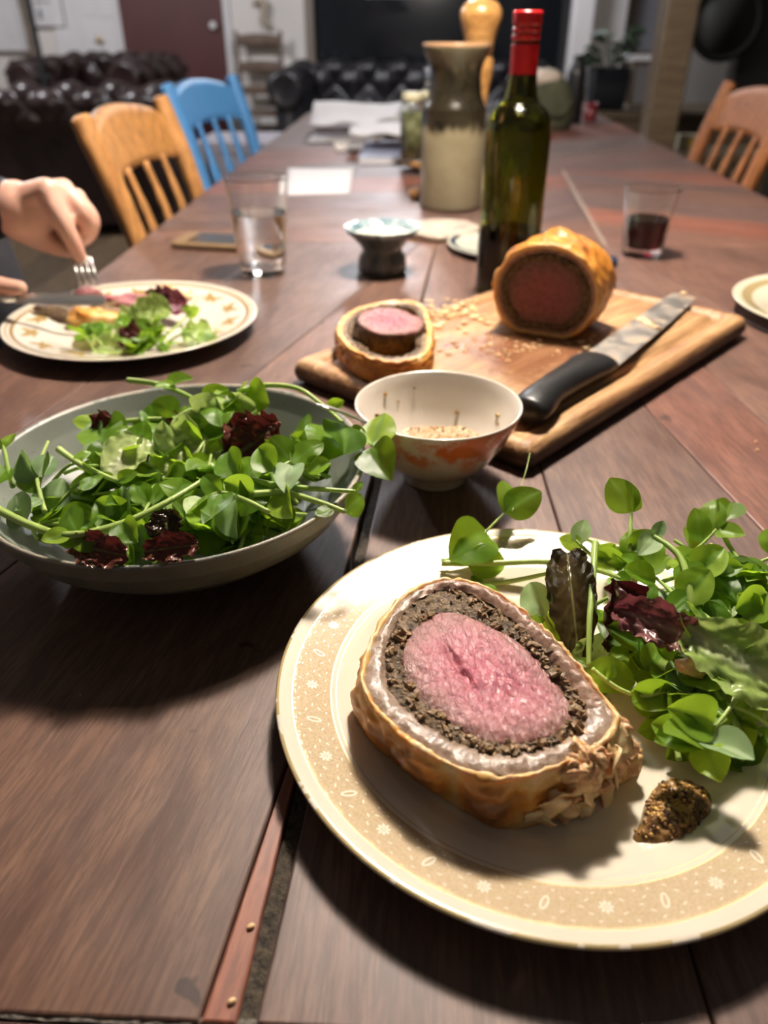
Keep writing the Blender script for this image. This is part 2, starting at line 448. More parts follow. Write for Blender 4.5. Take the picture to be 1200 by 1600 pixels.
# ------------------------------------------------------------------ the near plate
PLC = Vector((0.068, 0.279, TZ))
PLATE_R = 0.132
def plate_profile(k=1.0, R=0.132):
    P = [(0, .0065), (.03, .0065), (.06, .0065), (.078, .0070), (.086, .0088), (.092, .0112), (.099, .0132), (.107, .0149), (.115, .0166), (.124, .0186),
         (.1295, .0200), (.1312, .0202), (.1320, .0196), (.1319, .0188), (.130, .0178), (.115, .0138), (.095, .0082), (.082, .0035), (.078, .0006), (.075, 0), (.070, .0008), (.068, .0025), (0, .0025)]
    return [(r*R/0.132, z) for r, z in P]
def rim_z(r): return np.interp(r, [.078, .086, .092, .099, .107, .115, .124, .1295], [.0070, .0088, .0112, .0132, .0149, .0166, .0186, .0200])
def mat_plate_f():
    q = N('cream_plate_glaze')
    tc = q.n('ShaderNodeTexCoord'); sep = q.n('ShaderNodeSeparateXYZ'); q.l(tc.outputs['Object'], sep.inputs[0])
    cx = q.n('ShaderNodeCombineXYZ'); q.l(sep.outputs[0], cx.inputs[0]); q.l(sep.outputs[1], cx.inputs[1])
    ln = q.n('ShaderNodeVectorMath', operation='LENGTH'); q.l(cx.outputs[0], ln.inputs[0]); r = ln.outputs['Value']
    up = q.math('GREATER_THAN', sep.outputs[2], 0.0128)
    def band(a, b): return q.math('MULTIPLY', q.math('GREATER_THAN', r, a), q.math('LESS_THAN', r, b))
    cream = (0.73, 0.66, 0.535)
    lace = q.noise(q.coord('Object', (1, 1, 1), False), 900, 3, 0.6)
    tan = q.ramp(lace, [(0.35, (0.47, 0.36, 0.215)), (0.65, (0.59, 0.475, 0.315))])
    c = q.mix(q.math('MULTIPLY', band(.1060, .1238), up), cream, tan)
    gold = q.math('MULTIPLY', q.math('MAXIMUM', q.math('MAXIMUM', band(.1238, .1244), band(.1054, .1060)), band(.1030, .1034)), up)
    edge = q.math('MULTIPLY', band(.1303, .1330), q.math('GREATER_THAN', q.noise(q.coord('Object', (1, 1, 1), False), 60, 2), 0.42))
    gold = q.math('MAXIMUM', gold, q.math('MULTIPLY', edge, q.math('GREATER_THAN', sep.outputs[2], 0.0192)))
    # gilt flecks inside the lace band
    fl = q.math('MULTIPLY', q.math('MULTIPLY', band(.1225, .1236), up), q.math('GREATER_THAN', q.noise(q.coord('Object', (1, 1, 1), False), 700, 2), 0.60))
    gold = q.math('MAXIMUM', gold, fl)
    c = q.mix(gold, c, (0.72, 0.56, 0.28))
    q.set(color=c, rough=q.math('ADD', q.math('MULTIPLY', gold, 0.15), 0.10), metal=q.math('MULTIPLY', gold, 0.45), coat=0.3, coatr=0.05)
    return q.m
mat_plate = mat_plate_f()
mat_print = simple('cream_print', (0.86, 0.79, 0.64), None, rough=0.2)
plate = thing('dinner_plate', 'cream dinner plate with gilt lace rim under the thick pastry slice', 'plate', PLC)
pb = part(plate, 'plate_body', lathe(plate_profile(), 192, hold=True), mat_plate)
def rim_shape(pts, a, r):       # a flat printed shape laid on the rim at angle a
    out = []
    for (t, s) in pts:          # t along the rim, s outwards
        rr = r+s; aa = a+t/r
        out.append((rr*math.cos(aa), rr*math.sin(aa), rim_z(rr)+0.00018))
    return out
V, F = [], []
def add_shape(pts, a, r):
    n0 = len(V); V.extend(rim_shape(pts, a, r)); F.append(tuple(range(n0, n0+len(pts))))
def oval(cx_, cy_, rx, ry, rot=0, k=10):
    return [(cx_+rx*math.cos(2*PI*i/k)*math.cos(rot)-ry*math.sin(2*PI*i/k)*math.sin(rot), cy_+rx*math.cos(2*PI*i/k)*math.sin(rot)+ry*math.sin(2*PI*i/k)*math.cos(rot)) for i in range(k)]
NM = 32
for i in range(NM):
    a = 2*PI*(i+0.3)/NM
    if i % 2 == 0:
        for p in range(8):
            t = 2*PI*p/8; add_shape(oval(0.0019*math.cos(t), 0.0019*math.sin(t), 0.0011, 0.0006, t, 8), a, 0.1148)
        add_shape(oval(0, 0, 0.0006, 0.0006), a, 0.1148)
    else:
        th = PI/2+0.35
        ring = []
        o1 = oval(0, 0, 0.0036, 0.0016, th, 14); i1 = oval(0, 0, 0.0026, 0.0008, th, 14)
        for k in range(14): add_shape([o1[k], o1[(k+1) % 14], i1[(k+1) % 14], i1[k]], a, 0.1148)
    for k, (t, s, rt_) in enumerate(((-.0062, .003, .5), (.0062, .003, -.4), (-.0068, -.003, -.5), (.0066, -.0028, .6), (-.0092, .0, .2), (0.003, .0062, .3), (-.0035, .0062, -.3), (.0035, -.0062, .2), (-.0038, -.0062, -.2), (0.0095, .0064, .2), (-.0095, -.0062, .2))):
        add_shape(oval(t, s, .0012 if k < 5 else .0009, .0004, rt_, 6), a, 0.1148)
rp = part(pb, 'rim_print', (V, F), mat_print); rp['label'] = 'pale flowers and leaves printed on the rim'

# ------------------------------------------------------------------ beef wellington: materials
def mat_crust_f():
    q = N('baked_pastry'); v = q.coord('Object')
    br = q.attr('brown'); nn = q.noise(v, 90, 5, 0.6); n3 = q.noise(v, 420, 3, 0.6)
    f = q.math('ADD', br, q.math('MULTIPLY', q.math('SUBTRACT', nn, 0.5), 0.7))
    c = q.ramp(f, [(0.0, (0.76, 0.55, 0.29)), (0.26, (0.70, 0.41, 0.125)), (0.50, (0.60, 0.26, 0.040)), (0.80, (0.40, 0.145, 0.020)), (1.0, (0.20, 0.07, 0.015))])
    q.set(color=c, rough=q.ramp(nn, [(0.3, 0.28), (0.7, 0.55)]), sss=0.25, ssss=0.006)
    b = q.bump(nn, 0.35, 0.0012); q.bump(n3, 0.2, 0.0005, b)
    return q.m
mat_crust = mat_crust_f()
def wet(name, stops, scale, rough=(0.2, 0.45), bump=0.6, bd=0.0012, sss=0.1, detail=5, st=(1, 1, 1), dist=0.0):
    q = N(name); v = q.coord('Object', st); nn = q.noise(v, scale, detail, 0.62, dist); n2 = q.noise(v, scale*3.1, 4, 0.6)
    q.set(color=q.ramp(nn, stops), rough=q.ramp(n2, [(0.3, rough[0]), (0.7, rough[1])]), sss=sss, ssss=0.003)
    b = q.bump(nn, bump, bd); q.bump(n2, bump*0.7, bd*0.5, b); return q.m
mat_lining = wet('soaked_pastry', [(0.25, (0.17, 0.105, 0.072)), (0.5, (0.27, 0.185, 0.130)), (0.75, (0.37, 0.275, 0.195))], 160)
mat_ridge = wet('meaty_edge', [(0.25, (0.17, 0.085, 0.055)), (0.5, (0.32, 0.19, 0.135)), (0.75, (0.47, 0.33, 0.24))], 190)
mat_dux = wet('mushroom_duxelles', [(0.25, (0.035, 0.020, 0.010)), (0.5, (0.15, 0.090, 0.040)), (0.75, (0.34, 0.225, 0.11))], 240, bump=1.0, bd=0.003, sss=0.0)
mat_bits = wet('mushroom_pieces', [(0.25, (0.055, 0.030, 0.014)), (0.5, (0.21, 0.125, 0.055)), (0.8, (0.44, 0.31, 0.16))], 130, (0.45, 0.7), bump=0.5)
mat_flake = wet('pale_flaky_pastry', [(0.2, (0.62, 0.36, 0.15)), (0.5, (0.78, 0.54, 0.28)), (0.8, (0.86, 0.70, 0.45))], 120, (0.25, 0.5), 0.5, sss=0.2)
def mat_beef_f(name, pink, mid, grey):
    q = N(name); v = q.coord('Object', (1, 1, 1)); vs = q.coord('Object', (1.0, 0.45, 1.0), rot=(0, 0, 0.75))
    rr = q.attr('edge')
    n1 = q.noise(v, 55, 5, 0.6); n2 = q.noise(vs, 380, 5, 0.65, 1.2)
    f = q.math('ADD', rr, q.math('MULTIPLY', q.math('SUBTRACT', n1, 0.5), 0.55))
    c = q.ramp(f, [(0.15, pink), (0.65, mid), (1.0, grey)])
    c = q.mix(q.math('MULTIPLY', q.ramp(n2, [(0.5, 0.0), (0.72, 1.0)]), 0.45), c, tuple(min(1, a*1.5+0.06) for a in mid))
    c = q.mix(q.math('MULTIPLY', q.ramp(n2, [(0.28, 1.0), (0.42, 0.0)]), 0.45), c, tuple(a*0.45 for a in pink))
    q.set(color=c, rough=q.ramp(n2, [(0.3, 0.22), (0.7, 0.38)]), sss=0.12, ssss=0.004, spec=0.6)
    vo = q.n('ShaderNodeTexVoronoi'); vo.feature = 'DISTANCE_TO_EDGE'; vo.inputs['Scale'].default_value = 210; q.l(vs, vo.inputs['Vector'])
    b = q.bump(n2, 0.75, 0.0016)
    q.bump(q.ramp(vo.outputs['Distance'], [(0.0, 0.0), (0.10, 1.0)]), 0.16, 0.0010, b)
    return q.m
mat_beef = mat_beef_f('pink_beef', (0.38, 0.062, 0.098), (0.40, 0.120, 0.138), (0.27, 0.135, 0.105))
mat_beef_dark = mat_beef_f('shaded_beef', (0.27, 0.060, 0.065), (0.24, 0.070, 0.065), (0.15, 0.07, 0.05))  # darker beef copy, the roast face's shade put into its colour; also the browned piece

NS = 260
def radial(P, C, n_=NS):
    """distance from C to a smooth closed outline P, sampled by angle"""
    L = catmull([(p[0], p[1], 0) for p in P], 10, True)
    ang = np.array([math.atan2(p.y-C[1], p.x-C[0]) for p in L]); rad = np.array([math.hypot(p.x-C[0], p.y-C[1]) for p in L])
    o = np.argsort(ang); ang, rad = ang[o], rad[o]
    ang = np.concatenate([ang-2*PI, ang, ang+2*PI]); rad = np.concatenate([rad]*3)
    th = np.linspace(-PI, PI, n_, endpoint=False)
    return np.interp(th, ang, rad)
TH = np.linspace(-PI, PI, NS, endpoint=False)
def circ_smooth(a, k):
    ker = np.ones(k)/k; return np.convolve(np.concatenate([a[-k:], a, a[:k]]), ker, 'same')[k:-k]

def wellington_slice(root, C, loops, zbase, ztop, brown_fn, zadd, beef_mat=None, seed=0, beef_fn=None, bits=90, chunk=None, folds=None):
    """root at world location; C centre (x, y); loops: radii for bottom, top, crust_in, lining_in, beef (NS samples each)"""
    rb, rt, rc, rl, rf = loops
    def ring(r, z, amp=0.0, fz=None, fr=220, sd=0):
        out = []
        for k, th in enumerate(TH):
            x, y = C[0]+r[k]*math.cos(th), C[1]+r[k]*math.sin(th)
            zz = (z[k] if hasattr(z, '__len__') else z)
            if amp:
                e = fbm((x*fr, y*fr, zz*fr+sd+seed)); e2 = fbm((x*fr+9, y*fr, zz*fr+sd+seed))
                x += amp*e*math.cos(th); y += amp*e*math.sin(th); zz += amp*0.7*e2
            out.append((x, y, zz))
        return out
    zt = ztop+zadd
    fold = np.array([mn.noise(Vector((math.cos(t)*2.2, math.sin(t)*2.2, seed+3.1))) for t in TH])
    fold2 = np.array([mn.noise(Vector((math.cos(t)*6, math.sin(t)*6, seed+8.1))) for t in TH])
    rag = np.array([fbm((math.cos(t)*9, math.sin(t)*9, seed+1.7), 4) for t in TH])
    if folds is not None: fold = fold*0.4+folds
    L = [ring(rb*0.55, zbase), ring(rb*0.97, zbase)]
    K = 30
    for j in range(K+1):
        s = j/K
        r = rb*(1-s)+rt*s
        bul = math.sin(PI*min(1, s*0.96+0.02))
        lay = 0.0007*math.sin(s*26+4*fold2[0])*(1 if s > 0.55 else 0.3)      # leafy layers towards the cut
        wig = np.array([fbm((math.cos(t)*4.5, math.sin(t)*4.5, s*2.6+seed), 4) for t in TH])
        r = r+0.0018*bul+0.0032*bul*fold+0.0016*fold2*bul+0.0013*wig*(0.3+bul)+lay*0.6
        L.append(ring(r, zbase+(zt+0.0016*rag-zbase)*s*0.985+0.0004, 0.0011 if 0 < j else 0.0003, fr=210, sd=1))
    L.append(ring(rt-0.0005, zt+0.0016*rag+0.0005, 0.0010, sd=2)); L.append(ring(rt*0.4+rc*0.6, zt+0.0008*rag+0.0002, 0.0010, sd=2))
    L.append(ring(rc, zt-0.0010, 0.0008, sd=2)); L.append(ring(rc-0.0004, zt-0.006))
    v, f = loft(L, True, False)
    me_o = part(root, 'pastry_crust', (v, f), mat_crust, True, world=True)
    set_attr(me_o.data, 'brown', [brown_fn(math.atan2(a[1]-C[1], a[0]-C[0]), (a[2]-zbase)/(float(np.mean(zt))-zbase), a) for a in v])
    # lining: from crust to mushroom
    L = []
    for s in np.linspace(0, 1, 9):
        r = (rc+0.0006)*(1-s)+(rl-0.0004)*s
        L.append(ring(r, zt-0.0012+0.0016*math.sin(PI*s)-0.0006*s, 0.0011, sd=3, fr=260))
    L.append(ring(rl-0.0004, zt-0.008))
    part(root, 'soaked_pastry_lining', loft(L), mat_lining if chunk is None else chunk, True, world=True)
    L = []
    for s in np.linspace(0, 1, 9):
        r = (rl+0.0005)*(1-s)+(rf-0.0006)*s
        L.append(ring(r, zt-0.0020+0.0014*math.sin(PI*s), 0.0021, sd=5, fr=420))
    md = part(root, 'mushroom_layer', loft(L), mat_dux, True, world=True)
    rnd = random.Random(seed+2); bv = []
    for i in range(bits):
        k = rnd.randrange(NS); s = rnd.uniform(0.02, 1.0); r = rl[k]*(1-s)+rf[k]*s; th = TH[k]
        z_ = (zt[k] if hasattr(zt, '__len__') else zt)-0.0012+rnd.uniform(-0.0008, 0.001)
        e = rnd.choice((0.0007, 0.0009, 0.0012, 0.0016, 0.0022))*rnd.uniform(0.8, 1.25)
        bl = blob(e*rnd.uniform(0.8, 1.7), e, e*rnd.uniform(0.5, 0.9), 0.5, 1.9, i*1.37+seed, 7, 5)
        bv.append(xform(bl, mv(C[0]+r*math.cos(th), C[1]+r*math.sin(th), z_) @ rm('Z', rnd.uniform(0, 6)) @ rm('X', rnd.uniform(-1.2, 1.2)) @ rm('Y', rnd.uniform(-.8, .8))))
    if bits:
        mb = part(root, 'mushroom_pieces', join(*bv), mat_bits, False, world=True); mb['kind'] = 'stuff'
    # beef
    L = []; E = []
    NR = 34
    zbf = zt if hasattr(zt, '__len__') else np.full(NS, zt)
    zmean = float(np.mean(zbf))
    for j in range(NR+1):
        s = j/NR
        row = []
        for k, th in enumerate(TH):
            rr = rf[k]*(1-s)
            x, y = C[0]+rr*math.cos(th), C[1]+rr*math.sin(th)
            h = (zbf[k]*(1-s)+zmean*s)-0.0026*(1-s)**8+0.0006
            if beef_fn: h += beef_fn(x, y)
            # ragged fibres
            h += 0.0006*fbm((x*240+y*120, y*150, seed), 4)+0.0006*mn.noise(Vector((x*70, y*70, seed)))
            row.append((x, y, h)); E.append((1-s)**1.0)
        L.append(row)
    L.insert(0, [(C[0]+rf[k]*1.0*math.cos(TH[k]), C[1]+rf[k]*math.sin(TH[k]), zbf[k]-0.012) for k in range(NS)]); E = [1.0]*NS+E
    ob = part(root, 'beef', loft(L), beef_mat or mat_beef, True, world=True); set_attr(ob.data, 'edge', E)
    return ob

# ---- the slice on the near plate
ZB, ZT = 0.0068, 0.0435
OUT = [(563, 1062), (572, 1015), (596, 968), (632, 928), (682, 908), (735, 912), (790, 942), (840, 986), (890, 1032), (936, 1082), (960, 1112), (962, 1138), (930, 1168), (868, 1200), (800, 1216), (730, 1206), (664, 1174), (612, 1132), (580, 1096)]
LIN = [(606, 1062), (604, 1010), (622, 968), (652, 936), (690, 920), (738, 930), (784, 962), (828, 1004), (866, 1044), (900, 1080), (914, 1108), (912, 1128), (886, 1150), (850, 1164), (800, 1174), (745, 1168), (690, 1142), (640, 1108), (614, 1082)]
BEF = [(634, 1050), (628, 1012), (640, 984), (664, 966), (692, 955), (730, 962), (772, 985), (814, 1014), (850, 1046), (880, 1080), (896, 1106), (894, 1124), (872, 1142), (840, 1153), (800, 1159), (752, 1153), (704, 1124), (664, 1094), (644, 1072)]
BOT = [(560, 1132), (566, 1090), (590, 1040), (630, 1000), (690, 985), (750, 1000), (810, 1040), (870, 1090), (925, 1130), (985, 1165), (1002, 1190), (992, 1212), (950, 1238), (900, 1266), (845, 1288), (790, 1297), (735, 1275), (680, 1240), (620, 1198), (580, 1166)]
def pxl(P, z): return [(T(a, b, z).x, T(a, b, z).y) for a, b in P]
cS = T(772, 1062, ZT); CS = (cS.x, cS.y)
rO = radial(pxl(OUT, ZT), CS)
loopsA = [radial(pxl(BOT, ZB), CS), rO, rO-np.array([0.0024-0.0012*math.exp(-((((t-0.6)+PI) % (2*PI)-PI)/1.0)**2)+0.0008*mn.noise(Vector((math.cos(t)*5, math.sin(t)*5, 2))) for t in TH]), radial(pxl(LIN, ZT), CS), radial(pxl(BEF, ZT), CS)]
slice_ = thing('wellington_slice', 'thick pink slice of beef in golden pastry lying on the gilt-rimmed cream plate', 'meat', (cS.x, cS.y, TZ+ZB))
def angpx(px, py, z): p = T(px, py, z); return math.atan2(p.y-CS[1], p.x-CS[0])
aR = angpx(900, 1250, 0.02); aL = angpx(640, 1200, 0.02); aF = angpx(770, 1290, 0.02)
def gauss(x, w_): return math.exp(-(x/w_)**2)
A1, A2, A3, A4, A5 = (angpx(645, 1205, .018), angpx(758, 1280, .02), angpx(703, 1248, .02), angpx(812, 1285, .02), angpx(575, 1110, .03))
def brownA(th, h, a):
    b = 0.62*gauss(angdiff(th, A1), .34)+0.68*gauss(angdiff(th, A2), .20)-0.35*gauss(angdiff(th, A3), .07)+0.30*gauss(angdiff(th, A5), .4)
    b += 0.28
    b *= 0.40+0.95*math.exp(-((h-0.46)/0.36)**2)
    b += 0.16*mn.noise(Vector((a[0]*75, a[1]*75, a[2]*75)))
    if h > 0.95: b = 0.14+0.25*mn.noise(Vector((a[0]*200, a[1]*200, 0)))
    return max(0.0, min(1.0, b))
def angdiff(a, b): return (a-b+PI) % (2*PI)-PI
# the far wall of pastry stands a little higher than the meat
aB = angpx(860, 985, ZT)
zaddA = np.array([0.0052*math.exp(-(angdiff(t, aB)/0.9)**2)-0.0010*math.exp(-(angdiff(t, angpx(590, 1100, ZT))/0.7)**2) for t in TH])+TZ
CRK = [(T(700, 1020, ZT), T(742, 1080, ZT), 0.0016, 0.0034), (T(690, 1000, ZT), T(712, 1030, ZT), 0.0009, 0.002), (T(752, 985, ZT), T(790, 1030, ZT), 0.0006, 0.0012), (T(800, 1020, ZT), T(830, 1075, ZT), 0.0005, 0.001)]
def cracks(x, y):
    h = 0
    p = Vector((x, y))
    for a, b, wd, dp in CRK:
        a2, b2 = Vector((a.x, a.y)), Vector((b.x, b.y)); d = b2-a2; t = max(0, min(1, (p-a2).dot(d)/d.length_squared))
        q = (p-(a2+d*t)).length+0.0006*mn.noise(Vector((x*300, y*300, 0)))
        h -= dp*math.exp(-(q/wd)**2)*(0.35+0.65*math.sin(PI*min(1, max(0.0, t*0.9+0.08))))
    return h
wellington_slice(slice_, CS, loopsA, TZ+ZB, ZT, brownA, zaddA, seed=1, beef_fn=cracks, bits=230,
    folds=np.array([0.75*gauss(angdiff(t, A1), .28)+1.15*gauss(angdiff(t, A2), .17)-1.0*gauss(angdiff(t, A3), .08)-0.9*gauss(angdiff(t, A4), .07) for t in TH]))
# brown the vertex attribute is measured above the table
# the meaty outer roll at the back of the slice
def back_roll():
    ks = [k for k in range(NS) if abs(angdiff(TH[k], aB)) < 1.25]
    ks.sort(key=lambda k: angdiff(TH[k], aB))
    L = []
    for i, k in enumerate(ks):
        th = TH[k]; rr0, rr1 = loopsA[2][k], loopsA[3][k]; t = i/(len(ks)-1); fall = math.sin(PI*t)**0.5+0.02
        row = []
        for j in range(10):
            u = j/9; r = rr0+(rr1-0.0008-rr0)*u+0.0010*(0.5-u)
            z = zaddA[k]+ZT-0.001+fall*0.0040*math.sin(PI*u)
            x, y = CS[0]+r*math.cos(th), CS[1]+r*math.sin(th)
            e = fbm((x*300, y*300, 4)); row.append((x+0.0006*e, y, z+0.0013*e+0.0010*mn.noise(Vector((x*110, y*110, 7)))))
        L.append(row)
    return loft(L, closed=False)
part(slice_, 'meaty_edge', back_roll(), mat_ridge, True, world=True)
# loose flakes of pastry on the pale side
def flake(c, nrm, up_, sx, sy, seed):
    R = rot_to(up_, nrm); P = []
    def f(u, v):
        a = (u-0.5)*2; b = (v-0.5)*2
        k = 1+0.35*mn.noise(Vector((a*1.3+seed, b*1.3, seed)))
        lim = math.sqrt(max(0.05, 1-0.45*b*b)); x = a*sx*k*lim; y = b*sy*k
        z = 0.0012*mn.noise(Vector((x*170, y*170, seed)))*1.8+0.25*(a*a)*sx*-0.6
        return tuple(Vector(c)+R @ Vector((x, y, z)))
    return grid(7, 7, f)
rnd = random.Random(4)
mat_torn = wet('torn_pastry', [(0.25, (0.42, 0.18, 0.075)), (0.5, (0.66, 0.38, 0.18)), (0.75, (0.80, 0.57, 0.32))], 150, (0.2, 0.45), 0.8, 0.0016)
def on_wall(px, py, zz, out):
    p = T(px, py, zz); k = int(((math.atan2(p.y-CS[1], p.x-CS[0])+PI)/(2*PI))*NS) % NS
    s = min(1, max(0, (zz-ZB)/(ZT-ZB))); r = loopsA[0][k]*(1-s)+loopsA[1][k]*s+out
    th = TH[k]; return Vector((CS[0]+r*math.cos(th), CS[1]+r*math.sin(th), TZ+zz)), th
for i in range(26):                                     # torn, bready lumps under the right-hand tip
    t = rnd.random(); zz = rnd.uniform(0.010, 0.040); px = 870+115*t; py = 1240-70*t-(zz-0.02)*2200
    c, th = on_wall(px, py, zz, rnd.uniform(-.003, .000)); e = rnd.uniform(.0050, .0090)
    part(slice_, 'torn_pastry', xform(blob(e, e*.55, e*rnd.uniform(.5, 1.0), .30, 1.8, i*2.1, 18, 14), mv(*c) @ rm('Z', th+rnd.uniform(-.5, .5)) @ rm('Y', rnd.uniform(-.8, .8))), mat_torn, True, world=True)
for i in range(24):                                     # pale leaves of pastry
    t = rnd.random(); zz = rnd.uniform(0.009, 0.041); px = 815+165*t; py = 1262-60*t-(zz-0.02)*2200
    c, th = on_wall(px, py, zz, rnd.uniform(.001, .004))
    nrm = Vector((math.cos(th)+rnd.uniform(-.6, .6), math.sin(th)+rnd.uniform(-.6, .6), rnd.uniform(-.1, .9)))
    o = part(slice_, 'pastry_flake', flake(c, nrm, (rnd.uniform(-.8, .8), rnd.uniform(-.8, .8), 1), rnd.uniform(.003, .0075), rnd.uniform(.003, .0075), i), mat_flake, True, world=True)
    solidify(o, 0.0006)

# ---- wholegrain mustard on the plate
def mat_mustard_f():
    q = N('grain_mustard'); v = q.coord('Object'); nn = q.noise(v, 170, 4, 0.6)
    q.set(color=q.ramp(nn, [(0.3, (0.075, 0.032, 0.014)), (0.5, (0.22, 0.115, 0.035)), (0.72, (0.36, 0.20, 0.07))]), rough=0.22, coat=0.4, coatr=0.1); q.bump(nn, 0.7, 0.002); return q.m
mat_mustard = mat_mustard_f()
def mat_seed_f():
    q = N('mustard_seed'); v = q.coord('Object'); nn = q.noise(v, 330, 1, 0.5)
    q.set(color=q.ramp(nn, [(0.35, (0.055, 0.018, 0.012)), (0.46, (0.30, 0.15, 0.04)), (0.6, (0.46, 0.27, 0.07))]), rough=0.25); return q.m
mat_seed = mat_seed_f()
MUS = [(985, 1318), (998, 1290), (1008, 1255), (1030, 1225), (1060, 1218), (1095, 1228), (1116, 1250), (1112, 1285), (1085, 1312), (1050, 1335), (1015, 1335)]
cM = T(1052, 1278, 0.008); rM = radial(pxl(MUS, 0.007), (cM.x, cM.y))
must = thing('mustard_dollop', 'dollop of brown wholegrain mustard on the gilt-rimmed cream plate', 'mustard', (cM.x, cM.y, TZ+0.0065))
def mustard_h(x, y):
    return 0.5+0.5*mn.noise(Vector((x*75, y*75, 3)))
L = []
for j in range(15):
    s = j/14
    row = []
    for k, th in enumerate(TH[::2]):
        r = rM[2*k]*(1-s**1.3); x, y = cM.x+r*math.cos(th), cM.y+r*math.sin(th)
        z = 0.0004+0.0095*(1-(1-s)**2.4)*(0.45+0.75*mustard_h(x, y))+0.0012*fbm((x*300, y*300, 2))*min(1, s*4)
        row.append((x, y, TZ+0.0065+z))
    L.append(row)
part(must, 'mustard_body', loft(L, True, False), mat_mustard, True, world=True)
sd = []
ico = blob(0.0011, 0.0011, 0.0009, 0.05, 2, 1, 7, 5)
for i in range(420):
    k = rnd.randrange(NS//2); s = rnd.random()**0.6; r = rM[2*k]*(1-s**1.3); th = TH[2*k]
    x, y = cM.x+r*math.cos(th), cM.y+r*math.sin(th); z = 0.0004+0.0095*(1-(1-s)**2.4)*(0.45+0.75*mustard_h(x, y))
    e = rnd.uniform(0.6, 1.15); sd.append(move(([(a[0]*e, a[1]*e, a[2]*e) for a in ico[0]], ico[1]), (x, y, TZ+0.0065+z)))
o = part(must, 'mustard_seeds', join(*sd), mat_seed, True, world=True); o['kind'] = 'stuff'

# ------------------------------------------------------------------ salad bowl, mustard bowl
def mat_stoneware_f():
    q = N('grey_green_stoneware'); v = q.coord('Object'); nn = q.noise(v, 24, 5, 0.6); n2 = q.noise(v, 300, 2, 0.5)
    c = q.ramp(nn, [(0.3, (0.115, 0.128, 0.105)), (0.7, (0.175, 0.190, 0.158))])
    c = q.mix(q.math('MULTIPLY', q.ramp(n2, [(0.66, 0.0), (0.72, 1.0)]), 0.6), c, (0.06, 0.05, 0.04))
    sep = q.n('ShaderNodeSeparateXYZ'); tc = q.n('ShaderNodeTexCoord'); q.l(tc.outputs['Object'], sep.inputs[0])
    lip = q.ramp(sep.outputs[2], [(0.0, 0.0), (1.0, 1.0)])
    lf = q.math('MULTIPLY', q.math('GREATER_THAN', sep.outputs[2], 0.0595), q.math('GREATER_THAN', q.noise(v, 70, 3), 0.45))
    c = q.mix(lf, c, (0.27, 0.24, 0.19))
    q.set(color=c, rough=0.42); q.bump(n2, 0.08, 0.0005); return q.m
SBC = Vector((-0.148, 0.4225, TZ)); SBR = 0.1174
sbowl = tag(solo('salad_bowl', lathe([(0, .010), (.03, .0105), (.055, .013), (.078, .021), (.096, .034), (.108, .049), (.1145, .0592), (.1160, .0606), (.1176, .0606), (.1182, .0592),
     (.1150, .049), (.104, .033), (.086, .018), (.066, .007), (.058, .002), (.055, 0), (.050, .0005), (.048, .003), (0, .003)], 128, hold=True, wob=lambda a, z: 1+0.006*math.sin(2*a+.5)), mat_stoneware_f(), SBC),
     'wide grey-green stoneware bowl heaped with pea shoots', 'bowl')
def mat_china_f():
    q = N('orange_painted_china'); v = q.coord('Object'); nn = q.noise(v, 42, 6, 0.62)
    tc = q.n('ShaderNodeTexCoord'); sep = q.n('ShaderNodeSeparateXYZ'); q.l(tc.outputs['Object'], sep.inputs[0])
    out = q.attr('outside')
    m_ = q.math('MULTIPLY', q.ramp(nn, [(0.44, 0.0), (0.56, 1.0)]), out)
    hi = q.math('MULTIPLY', q.ramp(q.math('ADD', q.math('MULTIPLY', sep.outputs[2], 17.0), q.math('MULTIPLY', nn, 0.35)), [(0.55, 0.25), (0.95, 1.0)]), m_)
    c = q.mix(hi, (0.72, 0.66, 0.57), (0.62, 0.17, 0.045))
    q.set(color=c, rough=0.12, coat=0.4, coatr=0.05); return q.m
MBC = Vector((0.0177, 0.5115, TZ)); 
prof = [(0, .0075), (.014, .0080), (.026, .0125), (.038, .0225), (.048, .0370), (.0555, .0525), (.0583, .0602), (.0592, .0612), (.0602, .0608), (.0603, .0595),
        (.0580, .0520), (.0512, .0365), (.0415, .0215), (.031, .0115), (.0255, .0075), (.0245, .0010), (.0235, 0), (.0222, .0008), (.0215, .004), (0, .004)]
v, f = lathe(prof, 96)
mbowl = tag(solo('mustard_bowl', (v, f), mat_china_f(), MBC), 'small white china bowl with worn orange outside holding mustard', 'bowl')
o_ = []
for i, (r, z) in enumerate(prof): o_ += [1.0 if 9 <= i <= 14 else 0.0]*(1 if r == 0 else 96)
set_attr(mbowl.data, 'outside', o_)
# mustard inside it
def mus_in(u, v_):
    a, r = u*2*PI, v_*0.0405
    x, y = r*math.cos(a), r*math.sin(a)
    h = 0.0235+0.004*max(0, mn.noise(Vector((x*40, y*40, 1))))+0.0028*max(0, (x-0.0)/0.04)+0.0009*fbm((x*260, y*260, 3))
    h = h if v_ < 0.97 else h-0.002
    return (x, y, h)
mm_ = thing('mustard', 'brown grainy mustard inside the small orange and white bowl', 'mustard', MBC)
def mat_mustard2_f():
    q = N('pale_grain_mustard'); v = q.coord('Object'); nn = q.noise(v, 240, 4, 0.6)
    q.set(color=q.ramp(nn, [(0.3, (0.20, 0.10, 0.045)), (0.5, (0.38, 0.24, 0.11)), (0.72, (0.52, 0.38, 0.20))]), rough=0.3); q.bump(nn, 0.8, 0.002); return q.m
mat_mustard2 = mat_mustard2_f()
part(mm_, 'mustard_body', grid(64, 20, mus_in), mat_mustard2)
sd = []
